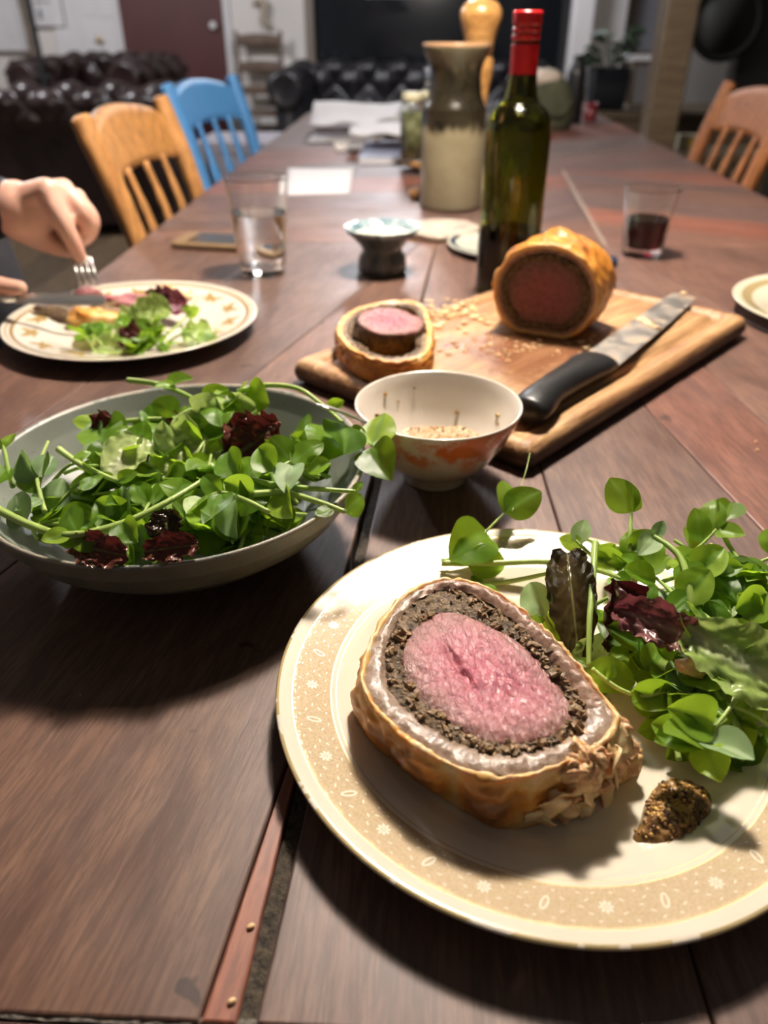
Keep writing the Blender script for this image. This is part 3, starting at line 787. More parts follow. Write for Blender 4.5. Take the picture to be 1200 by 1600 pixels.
for i in range(320):
    a, s = rnd.uniform(0, 2*PI), math.sqrt(rnd.random())*0.93; p = mus_in(a/(2*PI), s); e = rnd.uniform(0.5, 1.0)
    sd.append(move(([(c[0]*e, c[1]*e, c[2]*e) for c in ico[0]], ico[1]), p))
for (a, r, z) in ((2.2, .0505, .043), (2.4, .0535, .051), (2.6, .046, .036), (1.9, .0535, .050), (0.3, .048, .038), (2.75, .049, .041), (0.42, .050, .042), (1.2, .045, .034)):   # specks on the wall of the bowl
    e = rnd.uniform(0.9, 1.9); sd.append(move(([(c[0]*e, c[1]*e, c[2]*e) for c in ico[0]], ico[1]), (r*math.cos(a), r*math.sin(a), z)))
o = part(mm_, 'mustard_seeds', join(*sd), mat_seed); o['kind'] = 'stuff'
# teaspoon resting on the rim
def spoon(root, tip, end, up_=(0, 0, 1), L=0.125, mat=None):
    y = (Vector(end)-Vector(tip)); R = rot_to(y, up_).to_4x4(); R.translation = Vector(tip)-Vector(root.location)
    S_ = y.length
    def bowl_f(u, v_):
        a = (u-0.5)*2; b = v_
        w_ = 0.0135*math.sin(PI*min(1, 0.06+b*0.94))**0.7
        return (a*w_, b*0.042, -0.006*(1-a*a)*math.sin(PI*b))
    o = part(root, 'spoon_bowl', xform(grid(9, 13, bowl_f), R), mat); solidify(o, 0.0009)
    hp = [(0, 0.038, -0.0015), (0, 0.048, 0.002), (0, 0.07, 0.003), (0, S_*0.8, 0.001), (0, S_*0.94, -0.001), (0, S_, -0.003)]
    part(root, 'spoon_handle', xform(tube(catmull(hp, 6), [(0.0028+0.0042*max(0, (i/30-0.55)/0.45)**1.0 if i < 29 else 0.004, 0.0012) for i in range(31)], 10, flat=(1, 0, 0)), R), mat)
tip = Vector((0.014, 0.509, TZ+0.0130)); endp = T(503, 628, 0.096)
sp = thing('teaspoon', 'small metal teaspoon standing in the mustard bowl, handle towards the salad', 'spoon', tip)
spoon(sp, tip, endp, mat=mat_steel)

# ------------------------------------------------------------------ carving board and what lies on it
BA = math.radians(49.5)
BC = Vector((0.1233, 0.763, TZ))
BL, BW, BH = 0.427, 0.271, 0.023
def rrect(hx, hy, r, z, n_=10):
    P = []
    for cx_, cy_, a0 in ((hx-r, hy-r, 0), (-hx+r, hy-r, PI/2), (-hx+r, -hy+r, PI), (hx-r, -hy+r, 3*PI/2)):
        for i in range(n_): a = a0+PI/2*i/(n_-1); P.append((cx_+r*math.cos(a), cy_+r*math.sin(a), z))
    return P
hx, hy = BL/2, BW/2
L = [rrect(hx-.008, hy-.008, .006, .0), rrect(hx-.002, hy-.002, .008, .004), rrect(hx, hy, .009, .010), rrect(hx-.0006, hy-.0006, .009, BH-.008), rrect(hx-.003, hy-.003, .008, BH-.003), rrect(hx-.006, hy-.006, .007, BH-.0004), rrect(hx-.0085, hy-.0085, .006, BH),
     rrect(hx-.018, hy-.018, .010, BH), rrect(hx-.0195, hy-.0195, .010, BH-.003), rrect(hx-.024, hy-.024, .009, BH-.0055), rrect(hx-.0285, hy-.0285, .008, BH-.003), rrect(hx-.030, hy-.030, .008, BH)]
for k in range(1, 9):
    s = k/9; L.append([(p[0]*(1-s), p[1]*(1-s), BH) for p in rrect(hx-.030, hy-.030, .008, BH)])
def mat_board_f():
    q = N('carving_board_wood')
    v = q.coord('Object', (0.10, 1, 1), False); v1 = q.coord('Object', (1, 1, 1), False)
    g1 = q.noise(v, 62, 6, 0.62, 0.7); g2 = q.noise(q.coord('Object', (0.05, 1, 1), False), 330, 4, 0.65)
    c = q.ramp(g1, [(0.30, (0.13, 0.052, 0.020)), (0.43, (0.36, 0.19, 0.08)), (0.70, (0.56, 0.35, 0.165))])
    c = q.mix(q.math('MULTIPLY', q.ramp(g2, [(0.40, 1.0), (0.55, 0.0)]), 0.65), c, (0.17, 0.072, 0.028))
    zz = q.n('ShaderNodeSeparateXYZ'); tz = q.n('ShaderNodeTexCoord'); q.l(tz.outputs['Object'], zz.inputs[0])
    low_band = q.ramp(q.math('ADD', q.math('MULTIPLY', zz.outputs[2], 20.0), q.math('MULTIPLY', q.noise(q.coord('Object', (0.3, 0.3, 1), False), 60, 3), 0.22)), [(0.36, 1.0), (0.48, 0.0)])
    c = q.mix(q.math('MULTIPLY', low_band, 0.92), c, (0.030, 0.016, 0.010))       # darker band towards the bottom of the sides
    # meat juice soaked into the middle
    tc = q.n('ShaderNodeTexCoord'); mp = q.n('ShaderNodeMapping'); q.l(tc.outputs['Object'], mp.inputs[0])
    mp.inputs['Location'].default_value = (0.36, 0.12, 0); mp.inputs['Scale'].default_value = (9.0, 10.0, 0)
    ln = q.n('ShaderNodeVectorMath', operation='LENGTH'); q.l(mp.outputs[0], ln.inputs[0])
    d = q.math('ADD', ln.outputs['Value'], q.math('MULTIPLY', q.math('SUBTRACT', q.noise(v1, 26, 5, 0.6), 0.5), 1.3))
    st = q.ramp(d, [(0.45, 1.0), (0.85, 0.0)])
    c = q.mix(q.math('MULTIPLY', st, 0.72), c, (0.17, 0.062, 0.032))
    q.set(color=c, rough=q.math('ADD', 0.50, q.math('MULTIPLY', st, -0.28)), spec=0.5)
    b = q.bump(g2, 0.25, 0.0006); q.bump(q.noise(v1, 170, 4, 0.6), 0.6, 0.0020, b)
    return q.m
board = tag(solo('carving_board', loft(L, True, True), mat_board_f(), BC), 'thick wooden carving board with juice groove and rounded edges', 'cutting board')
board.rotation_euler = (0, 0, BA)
def on_board(px, py, h=0.0): return T(px, py, BH+h)

# remaining roast: axis runs away to the right
f0 = on_board(842, 528); face_n = Vector((-0.40, -0.917, 0)).normalized()
ax = -face_n; side = Vector((ax.y, -ax.x, 0))
RC = on_board(844, 525)+Vector((0, 0, 0)); RC = Vector((RC.x, RC.y, TZ+BH))
roast = thing('beef_wellington', 'uncut end of pastry-wrapped beef roast standing on the carving board', 'meat', RC)
NA = 96
def sect(th):      # outline of the cut face: wide dome with a flat foot, (across, up)
    a, b = math.cos(th), math.sin(th)
    r = 0.0515*(1+0.03*math.cos(2*th))
    x, y = a*r*1.0, b*r*0.94
    y = max(y, -0.0415+0.0015*a*a)
    return x, y+0.0425
def rpt(x, y, d): return RC+side*x+Vector((0, 0, y))+ax*d
RL = 0.085
L = []; Bv = []
for j in range(27):
    s = j/26; d = s*RL
    end = math.sqrt(max(0.0, 1-max(0, (s-0.62)/0.38)**2.4)); row = []
    for k in range(NA):
        th = 2*PI*k/NA; x, y = sect(th)
        e = 0.0024*fbm((x*70, y*70, d*70+2))+0.0034*mn.noise(Vector((x*38, y*38, d*38)))+0.0020*abs(math.sin(d*110+x*60+9*mn.noise(Vector((x*20, y*20, 1)))))
        cy = 0.042; k_ = (0.28+0.72*end)*(1+0.03*math.sin(s*3)) if s < 1 else 0.26
        xx, yy = x*k_, cy+(y-cy)*k_
        ln_ = math.hypot(xx, yy-cy)+1e-6; xx += e*xx/ln_; yy += e*(yy-cy)/ln_
        row.append(rpt(xx, max(0.0003, yy), d))
        Bv.append(0.62+0.45*mn.noise(Vector((x*55, y*55, d*55)))+0.25*mn.noise(Vector((x*150, y*150, d*150)))+0.08*(y/0.08)-0.35*math.exp(-(d/0.004)**2)+(0.25 if y < 0.004 else 0))
    L.append(row)
inner = [[rpt(sect(2*PI*k/NA)[0]*q, 0.0425+(sect(2*PI*k/NA)[1]-0.0425)*q, dd) for k in range(NA)] for q, dd in ((0.97, -0.0012), (0.93, -0.0004), (0.91, 0.006))]
v, f = loft(list(reversed(inner))+L, False, True)
o = part(roast, 'pastry_crust', (v, f), mat_crust, True, world=True); set_attr(o.data, 'brown', [0.15]*(NA*3)+Bv)
def face_ring(q0, q1, dz, amp, fr, n_=7, cx_=0.0, cy_=0.0, fn=None):
    L = []
    for s in np.linspace(0, 1, n_):
        q = q0+(q1-q0)*s; row = []
        for k in range(NA):
            x, y = sect(2*PI*k/NA); x, y = cx_*s+x*q, 0.0425+cy_*s+(y-0.0425)*q
            row.append(rpt(x, y, dz+amp*fbm((x*fr, y*fr, 5))-amp*math.sin(PI*s)))
        L.append(row)
    return loft(L, False, q1 < 0.02)
part(roast, 'soaked_pastry_lining', face_ring(0.93, 0.86, 0.0002, 0.0008, 200), mat_ridge, True, world=True)
part(roast, 'mushroom_layer', face_ring(0.87, 0.68, 0.0010, 0.0024, 260, 11), mat_dux, True, world=True)
v, f = face_ring(0.70, 0.012, 0.0006, 0.0008, 160, 22)
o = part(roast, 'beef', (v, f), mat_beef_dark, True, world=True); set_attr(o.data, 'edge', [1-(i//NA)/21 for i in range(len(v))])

# slice lying on the board with its meat tipped up
pS = on_board(598, 545); cs2 = (pS.x, pS.y)
zs = TZ+BH
O2 = [(527, 520), (535, 497), (562, 480), (610, 470), (655, 474), (672, 500), (674, 535), (660, 556), (620, 566), (580, 560), (548, 545)]
sl2 = thing('wellington_slice', 'slice of pastry-wrapped beef with its meat tipped up on the carving board', 'meat', (pS.x, pS.y, zs))
zt2 = 0.022
cO = T(600, 520, BH+zt2); c2 = (cO.x, cO.y)
r0 = radial(pxl(O2, BH+zt2), c2)
def brownB(th, h, a): return max(0, min(1, 0.60+0.4*mn.noise(Vector((a[0]*70, a[1]*70, a[2]*70)))-(0.35 if h > 0.9 else 0)))
wellington_slice(sl2, c2, [r0*1.03, r0, r0-0.006, r0-0.010, r0-0.016], zs+0.0004, zt2+BH, brownB, np.full(NS, TZ), seed=7, bits=40)
for ch in list(sl2.children):
    if ch.name.startswith('beef'): bpy.data.objects.remove(ch)
# the lump of meat, its pink face leaning towards the back left
mc = T(606, 520, BH+0.022)
Rm = (mv(*(mc-sl2.location)) @ rm('Z', 0.35) @ rm('X', 0.30) @ rm('Y', 0.10))
prof = []
L = []; E = []
for j, (q, z) in enumerate(((0.80, -0.016), (0.94, -0.014), (1.0, -0.004), (1.0, 0.010), (0.97, 0.0125), (0.90, 0.0132), (0.7, 0.0135), (0.4, 0.0136), (0.1, 0.0136))):
    row = []
    for k in range(64):
        a = 2*PI*k/64; r = 0.0285*q*(1+0.10*mn.noise(Vector((math.cos(a)*1.5, math.sin(a)*1.5, 4))))
        x, y = r*math.cos(a)*1.12, r*math.sin(a)*0.80
        row.append((x, y, z+0.001*fbm((x*150, y*150, z*150))))
    L.append(row); E += [1.0 if j < 4 else q]*64
v, f = loft(L, True, True)
o = part(sl2, 'beef', xform((v, f), Rm), mat_beef); set_attr(o.data, 'edge', E)
LL = []
for j, (q, z) in enumerate(((0.9, -0.015), (1.03, -0.013), (1.09, -0.004), (1.09, 0.007), (1.03, 0.0105))):
    row = []
    for k in range(64):
        a = 2*PI*k/64; r = 0.0285*q*(1+0.10*mn.noise(Vector((math.cos(a)*1.5, math.sin(a)*1.5, 4))))
        x, y = r*math.cos(a)*1.12, r*math.sin(a)*0.80; e = 0.0022*fbm((x*190, y*190, z*190))
        row.append((x*(1+e*20), y*(1+e*20), z+e))
    LL.append(row)
part(sl2, 'mushroom_layer', xform(loft(LL), Rm), mat_dux)

# carving knife
kn = thing('carving_knife', 'long steel carving knife with black handle and pastry-smeared blade on the board', 'knife', on_board(950, 575))
def kp(px, py, h): p = on_board(px, py, h)-kn.location; return (p.x, p.y, p.z)
k0 = Vector(kp(935, 565, 0.010)); k1 = Vector(kp(1071, 462, 0.004))
d_ = (k1-k0).normalized(); s_ = Vector((d_.y, -d_.x, 0)).normalized()
bl = []
for (t, w0, w1) in ((-0.005, -0.017, 0.0175), (0.0, -0.017, 0.0185), (0.25, -0.0165, 0.018), (0.6, -0.016, 0.0165), (0.9, -0.016, 0.0145), (0.985, -0.015, 0.012), (1.0, -0.012, 0.010)):
    c = k0.lerp(k1, t)
    bl.append([c+s_*w0+Vector((0, 0, .0012)), c+s_*(w0*0.2)+Vector((0, 0, .0013)), c+s_*w1+Vector((0, 0, .0001)), c+s_*w1-Vector((0, 0, .0001)), c+s_*(w0*0.2)-Vector((0, 0, .0013)), c+s_*w0-Vector((0, 0, .0012))])
def mat_blade_f():
    q = N('smeared_blade'); v = q.coord('Object'); nn = q.noise(v, 45, 5, 0.65)
    mk = q.ramp(nn, [(0.52, 0.0), (0.66, 1.0)])
    q.set(color=q.mix(q.math('MULTIPLY', mk, 0.7), (0.42, 0.40, 0.37), (0.40, 0.25, 0.11)), metal=q.math('SUBTRACT', 1.0, q.math('MULTIPLY', mk, 0.8)), rough=q.ramp(nn, [(0.3, 0.32), (0.7, 0.6)])); return q.m
part(kn, 'blade', loft(bl, True, True), mat_blade_f(), False)
h0 = Vector(kp(806, 655, 0.012)); h1 = k0+d_*0.002
hp = []; hr = []
A_, B_ = Vector(kp(814, 646, 0.010)), k0
for (t, off, wv, hv) in ((0.0, 0.004, 0.0135, 0.0095), (0.03, 0.004, 0.0165, 0.011), (0.15, 0.002, 0.0165, 0.0115), (0.32, -0.001, 0.0140, 0.011), (0.52, -0.001, 0.0150, 0.0112), (0.72, 0.0, 0.0165, 0.0112), (0.88, 0.000, 0.0190, 0.0105), (0.985, 0.000, 0.0200, 0.0080), (1.03, 0.000, 0.0170, 0.0045)):
    p = A_.lerp(B_, t)+s_*off; p.z = 0.0125-0.004*max(0, t-0.7); hp.append(p); hr.append((wv, hv))
mat_black = simple('black_plastic', (0.012, 0.012, 0.013), (0.02, 0.02, 0.02), 30, 0.38, 0.06, 300)
part(kn, 'handle', tube(hp, hr, 18, flat=tuple(s_)), mat_black)
# the heel bolster that rises at the blade side
part(kn, 'bolster', xform(blob(0.012, 0.0075, 0.0065, 0.06, 2, 3), mv(*(k0-s_*0.016+d_*-0.010+Vector((0, 0, -0.001)))) @ rm('Z', math.atan2(d_.y, d_.x))), mat_black)
# a flake of pastry on the blade
fk = []
for (px, py, r) in ((1003, 500, .006), (1015, 507, .005), (1025, 512, .005), (1068, 458, .004), (1010, 503, .005)):
    p = on_board(px, py, 0.0085)
    fk.append(move(blob(r, r*0.7, r*0.45, 0.3, 2, px, 9, 7), (p.x, p.y, p.z)))
o = tag(solo('pastry_scrap', join(*fk), mat_flake, on_board(1010, 503), world=True), 'scrap of golden pastry stuck on the knife blade', 'crumb')
# crumbs and juices
cr = []
def scatter(n_, cx_, cy_, sx, sy, rmin, rmax, zf):
    for i in range(n_):
        px, py = rnd.gauss(cx_, sx), rnd.gauss(cy_, sy); p = zf(px, py); e = rnd.uniform(rmin, rmax)
        cr.append(move(blob(e, e*rnd.uniform(.5, 1), e*.4, 0.35, 2, i, 6, 4), (p.x, p.y, p.z+e*0.3)))
scatter(90, 705, 492, 34, 12, .0010, .0055, lambda a, b: on_board(a, b))
scatter(35, 660, 520, 20, 25, .001, .0035, lambda a, b: on_board(a, b))
scatter(40, 800, 545, 45, 10, .001, .003, lambda a, b: on_board(a, b))
scatter(20, 915, 540, 14, 6, .0015, .004, lambda a, b: on_board(a, b))
o = tag(solo('pastry_crumbs', join(*cr), mat_flake, on_board(705, 500), world=True), 'scattered pale pastry crumbs on the carving board', 'crumbs', kind='stuff')

# ------------------------------------------------------------------ salad leaves
def leafmat(name, stops, scale, rough=0.28, trans=0.35, tcol=None, veins=True, rib=None):
    q = N(name); v = q.coord('Object', (1, 1, 1)); nn = q.noise(v, scale, 4, 0.6)
    oi = q.n('ShaderNodeObjectInfo')
    fac = q.math('ADD', q.math('MULTIPLY', nn, 0.35), q.math('MULTIPLY', oi.outputs['Random'], 0.72))
    c = q.ramp(fac, stops)
    mid = q.attr('vein')
    if rib: c = q.mix(mid, c, rib)
    q.set(color=c, rough=rough, spec=0.28)
    b = q.bump(nn, 0.15, 0.0006); q.bump(mid, 0.35, 0.0006, b)
    tr = q.n('ShaderNodeBsdfTranslucent'); mx = q.n('ShaderNodeMixShader')
    tc_ = q.mix(0.65, c, tcol) if tcol else c
    q.l(tc_, tr.inputs[0]); mx.inputs[0].default_value = trans
    q.l(q.b.outputs[0], mx.inputs[1]); q.l(tr.outputs[0], mx.inputs[2]); q.l(mx.outputs[0], q.out.inputs[0])
    return q.m
mat_pea = leafmat('pea_leaf', [(0.15, (0.040, 0.105, 0.008)), (0.5, (0.120, 0.240, 0.018)), (0.85, (0.285, 0.420, 0.050))], 60, 0.30, 0.46, (0.50, 0.74, 0.03), rib=(0.16, 0.30, 0.06))
mat_pale_leaf = leafmat('silvery_pea_leaf', [(0.15, (0.16, 0.26, 0.115)), (0.85, (0.30, 0.42, 0.20))], 60, 0.45, 0.35, (0.3, 0.5, 0.08), rib=(0.35, 0.45, 0.25))
mat_stem = leafmat('pea_stem', [(0.1, (0.30, 0.44, 0.09)), (0.9, (0.52, 0.64, 0.21))], 30, 0.28, 0.25, (0.4, 0.6, 0.1))
mat_red = leafmat('red_lettuce', [(0.15, (0.020, 0.007, 0.008)), (0.5, (0.055, 0.012, 0.016)), (0.9, (0.12, 0.035, 0.022))], 70, 0.22, 0.15, (0.20, 0.02, 0.02), rib=(0.16, 0.16, 0.05))
mat_brown_let = leafmat('brown_lettuce', [(0.30, (0.018, 0.008, 0.007)), (0.6, (0.034, 0.018, 0.010)), (0.9, (0.085, 0.085, 0.018))], 45, 0.2, 0.12, (0.14, 0.10, 0.02), rib=(0.15, 0.14, 0.04))
mat_purple = leafmat('purple_lettuce', [(0.15, (0.10, 0.022, 0.040)), (0.5, (0.19, 0.055, 0.075)), (0.9, (0.20, 0.20, 0.07))], 45, 0.22, 0.2, (0.35, 0.06, 0.08), rib=(0.38, 0.25, 0.22))
mat_lettuce = leafmat('green_lettuce', [(0.15, (0.19, 0.30, 0.06)), (0.5, (0.32, 0.44, 0.12)), (0.9, (0.50, 0.58, 0.24))], 70, 0.25, 0.35, (0.5, 0.62, 0.15), rib=(0.60, 0.62, 0.40))

def pea_leaf(seed, L=1.0, wd=0.42, fold=0.35, curl=0.25, pointed=0.12):
    r_ = random.Random(seed); nu, nv = 9, 11; vein = []
    tw = r_.uniform(-0.3, 0.3)
    def f(u, v_):
        a = (u-0.5)*2; b = v_
        w_ = wd*(math.sin(PI*min(1, b**0.80*0.985+0.012)))**(0.58)*(1-0.08*b)
        if b > 0.85: w_ *= 1-0.35*pointed*((b-0.85)/0.15)**2
        x = a*w_; y = b*L
        z = fold*abs(a)**1.25*w_*1.0 - curl*(b-0.25)**2*0.8 + 0.08*mn.noise(Vector((x*2.5+seed, y*2.5, seed)))+tw*x*b*0.5
        vein.append(max(0.0, 1-abs(a)*9) if abs(a) < 0.12 else 0.25*max(0, 1-abs(((b*6+abs(a)*1.8) % 1)-0.5)*9))
        return (x, y, z)
    v, fc = grid(nu, nv, f); me = mesh('leaf', v, fc, mat_pea); set_attr(me, 'vein', vein); return me
LEAVES = [pea_leaf(i, 1.0, random.Random(i).uniform(.37, .48), random.Random(i+50).uniform(.0, .65), random.Random(i+90).uniform(-.15, .5)) for i in range(18)]
PALE = []
for me in LEAVES[:5]:
    c_ = me.copy(); c_.materials.clear(); c_.materials.append(mat_pale_leaf); PALE.append(c_)
def lettuce_mesh(seed, mat, L, wd, frill, cup, ribw=0.10, n_=30):
    vein = []
    def f(u, v_):
        a = (u-0.5)*2; b = v_
        w_ = wd*(0.18+0.82*math.sin(PI*min(1, 0.08+b*0.80))**0.9)*(1 if b < 0.9 else 1-0.5*((b-.9)/.1)**2)
        fr = frill*(abs(a)**2.2*0.9+0.25*max(0, b-0.7)*3)
        x = a*w_*(1+0.12*mn.noise(Vector((b*9+seed, a, seed)))*abs(a)); y = b*L
        z = cup*(a*a)*w_+fr*wd*(math.sin(b*17+a*3+seed)*0.16+0.30*mn.noise(Vector((x/wd*3.5+seed, y/wd*3.5, seed*1.7))))+frill*wd*0.10*mn.noise(Vector((x/wd*5+seed, y/wd*5, 3)))+frill*wd*0.05*mn.noise(Vector((x/wd*11+seed, y/wd*11, 5)))-0.3*cup*L*(b-0.3)**2
        x += fr*wd*0.15*mn.noise(Vector((y/wd*4, seed, x/wd*3)))
        vein.append(max(0.0, 1-abs(a)/ribw*(0.45+b)) if abs(a) < ribw*2 else 0.30*max(0, 1-abs(((b*5+abs(a)*1.5) % 1)-0.5)*8))
        return (x, y, z)
    v, fc = grid(n_+1, n_+4, f); me = mesh('lettuce_leaf', v, fc, mat); set_attr(me, 'vein', vein); return me

def place(me, name, root, loc, ydir, zdir, size, base=None):
    o = obj(name, me, root); root = base or root
    M_ = rot_to(ydir, zdir).to_4x4() @ Matrix.Scale(size, 4); M_.translation = Vector(loc)-Vector(root.location)
    o.matrix_local = M_; return o
def shoot(label, pts, leaves, r=0.0013, group=None, seed=0, tendril=None, thin=0.6):
    """pts: stem points (world); leaves: (t along the stem, size, direction, up, kind)"""
    pts = [Vector(p) for p in pts]; path = catmull(pts, 8)
    root = thing('pea_shoot', label, 'pea shoot', pts[0], group=group)
    n_ = len(path); rad = [r*(1-(1-thin)*i/(n_-1)) for i in range(n_)]
    st = part(root, 'stem', tube(path, rad, 7), mat_stem, True, world=True)
    set_attr(st.data, 'vein', [0.0]*len(st.data.vertices))
    rr_ = random.Random(seed)
    for (t, size, d, up_, kind) in leaves:
        p = path[min(n_-1, int(t*(n_-1)))]
        me = (PALE if kind == 'pale' else LEAVES)[rr_.randrange(5 if kind == 'pale' else len(LEAVES))]
        pet = 0.25*size; dd = Vector(d).normalized()
        place(me, 'leaf', st, p+dd*pet*0.2, dd, up_, size, root)
    if tendril:
        for tp in tendril:
            o = part(root, 'tendril', tube(catmull(tp, 6), 0.00035, 5), mat_stem, True, world=True); set_attr(o.data, 'vein', [0.0]*len(o.data.vertices))
    return root
def rdir(r_, z=0.3, s=1.0): a = r_.uniform(0, 2*PI); return Vector((math.cos(a)*s, math.sin(a)*s, r_.uniform(-z, z)))
def random_shoot(r_, c, head, ln, label, group, seed, size=(0.016, 0.024), nl=(4, 7), zlim=None, ring=None):
    d = Vector((math.cos(head), math.sin(head), 0)); s = Vector((-d.y, d.x, 0)); bend = r_.uniform(-0.3, 0.3)
    pts = [c+d*(t*ln)+s*(bend*ln*(t*t-0.25))+Vector((0, 0, r_.uniform(-0.002, 0.003)+0.008*math.sin(PI*(t+0.5)))) for t in (-0.5, -0.2, 0.15, 0.5)]
    if ring:                     # keep inside the bowl wall
        for p in pts:
            dx, dy = p.x-ring[0].x, p.y-ring[0].y; q = math.hypot(dx, dy); lim = ring[1]
            if q > lim: p.x, p.y = ring[0].x+dx*lim/q, ring[0].y+dy*lim/q
    if zlim: pts = [Vector((p.x, p.y, max(p.z, zlim(p)))) for p in pts]
    lv = []
    for k in range(r_.randint(*nl)):
        t = r_.choice((0.45, 0.62, 0.8, 0.97, 1.0, 1.0)); sg = r_.choice((-1, 1))
        dd = d*r_.uniform(0.1, 1.0)+s*sg*r_.uniform(0.4, 1.0)+Vector((0, 0, r_.uniform(-0.15, 0.6)))
        up_ = Vector((r_.uniform(-.7, .7), r_.uniform(-.9, .4), 1.0))
        sz_ = r_.uniform(*size)
        if ring:                 # turn leaves inwards that would cut the bowl wall
            p0 = pts[-1] if t > 0.8 else pts[2]; tip_ = p0+dd.normalized()*sz_*1.15
            lim = np.interp(tip_.z-TZ, [.010, .013, .021, .034, .049, .060, .064, .08], [.02, .048, .070, .087, .098, .104, .12, .16])
            if math.hypot(tip_.x-ring[0].x, tip_.y-ring[0].y) > lim:
                inw = Vector((ring[0].x-p0.x, ring[0].y-p0.y, 0)).normalized(); dd = inw*0.9+s*sg*0.5+Vector((0, 0, 0.75))
        lv.append((t, sz_, dd, up_, 'pale' if r_.random() < 0.09 else 'green'))
    return shoot(label, pts, lv, r_.uniform(0.0010, 0.0015), group, seed)

# ---- in the bowl
def bz(p): return TZ+0.016+0.03*min(1, ((p.x-SBC.x)**2+(p.y-SBC.y)**2)/0.1**2)
rs = random.Random(21)
for i in range(64):
    rr = 0.084*math.sqrt(rs.random()); a = rs.uniform(0, 2*PI)
    hgt = 0.040+0.022*(1-(rr/0.09)**2)*rs.uniform(0.2, 1.0)-0.02*(i < 18)
    c = Vector((SBC.x+rr*math.cos(a), SBC.y-0.006+rr*math.sin(a)*0.92, TZ+hgt))
    side_ = 'buried low in the salad bowl' if i < 18 else 'in the middle of the salad bowl' if rr < 0.035 else 'in the salad bowl on the half-eaten plate side' if 0.8 < a < 2.9 else 'in the salad bowl on the carving board side' if a <= 0.8 or a > 5.5 else 'in the salad bowl on the side away from the bottle'
    random_shoot(rs, c, rs.uniform(0, 2*PI), rs.uniform(0.04, 0.075), 'green pea shoot lying '+side_, 'pea shoots '+side_, i, (0.017, 0.026), zlim=bz, ring=(SBC, 0.094))
def H(px, py, z): return T(px, py, z)
U = Vector((0, -0.35, 1))
LV = lambda a, b, za, zb: (H(*b, zb)-H(*a, za))
def hero(label, stem, leaves, r=0.0015, seed=0, tendril=None, group=None):
    """stem: (px, py, z); leaves: (base px, py, z, tip px, py, z, up, kind)"""
    pts = [H(*s) for s in stem]; r *= 1.2
    root = shoot(label, pts, [], r, group, seed, [[H(*q) for q in t] for t in tendril] if tendril else None)
    rr_ = random.Random(seed)
    for L_ in leaves:
        b, t = H(*L_[0:3]), H(*L_[3:6]); up_ = L_[6] if len(L_) > 6 else U; kind = L_[7] if len(L_) > 7 else 'green'
        me = (PALE if kind == 'pale' else LEAVES)[rr_.randrange(5 if kind == 'pale' else len(LEAVES))]
        up_ = Vector(up_).normalized()+Vector((rr_.uniform(-.55, .55), rr_.uniform(-.4, .4), rr_.uniform(-.3, .5)))
        place(me, 'leaf', root.children[0], b, t-b, up_, (t-b).length*0.92, root)
    return root
CAMU = Vector((0, -0.8, 0.75))
hero('pea shoot with thick cut stem end poking over the bowl rim towards the half-eaten plate', [(200, 594, .072), (250, 601, .075), (300, 622, .075), (345, 648, .070)],
     [(262, 604, .076, 305, 588, .080), (275, 606, .076, 240, 600, .082, U), (320, 630, .076, 360, 605, .085, CAMU), (345, 645, .072, 340, 600, .085, CAMU, 'pale'), (345, 645, .072, 400, 640, .08, CAMU)], 0.0019, 1)
hero('pea shoot whose stem arches high over the bowl rim towards the carving board', [(372, 612, .078), (415, 602, .085), (465, 607, .085), (500, 630, .080), (535, 660, .075)],
     [(385, 612, .079, 425, 632, .083, CAMU), (372, 612, .078, 350, 640, .083, CAMU), (372, 612, .078, 378, 655, .078, CAMU), (535, 660, .075, 545, 700, .078, CAMU), (512, 640, .078, 540, 625, .085, CAMU)], 0.0017, 2)
hero('pea shoot stem lying level across the empty inner wall of the salad bowl', [(155, 664, .062), (215, 656, .065), (280, 654, .066), (335, 656, .066)],
     [(160, 662, .063, 110, 657, .066), (165, 668, .063, 150, 700, .066, CAMU), (160, 664, .063, 190, 690, .064, CAMU)], 0.0016, 3)
hero('pea shoot whose two round leaves hang outside the salad bowl towards the mustard bowl', [(490, 668, .068), (530, 668, .068), (560, 682, .068), (582, 697, .068)],
     [(582, 697, .068, 603, 642, .078, CAMU), (582, 699, .068, 612, 752, .060, CAMU), (545, 674, .068, 575, 678, .07, CAMU), (520, 668, .068, 505, 712, .07, CAMU)], 0.0013, 4)
hero('long pale pea stem running across the salad above the crinkled dark lettuce', [(-15, 790, .066), (50, 822, .068), (110, 836, .069), (190, 818, .070), (260, 785, .072), (326, 745, .072)],
     [(110, 836, .069, 60, 845, .070, CAMU), (120, 832, .070, 95, 790, .074, CAMU), (115, 836, .069, 160, 860, .064, CAMU), (40, 818, .068, 22, 770, .072, CAMU, 'pale'), (190, 818, .071, 215, 850, .068, CAMU)], 0.0021, 5)
hero('level pea stem pointing over the bowl rim towards the gilt-rimmed plate', [(372, 745, .072), (430, 758, .070), (495, 764, .068), (555, 768, .066)],
     [(372, 745, .072, 352, 700, .080, CAMU), (380, 745, .072, 405, 712, .078, CAMU), (555, 768, .066, 568, 752, .07, CAMU), (400, 750, .072, 385, 800, .068, CAMU)], 0.0017, 6)
hero('drooping pea stem pointing over the bowl rim towards the gilt-rimmed plate', [(395, 772, .070), (445, 770, .069), (500, 785, .067), (540, 800, .065)],
     [(540, 800, .065, 568, 772, .067, CAMU), (520, 795, .066, 490, 805, .066, CAMU), (445, 770, .069, 455, 812, .066, CAMU), (395, 772, .070, 345, 750, .078, CAMU)], 0.0018, 7)
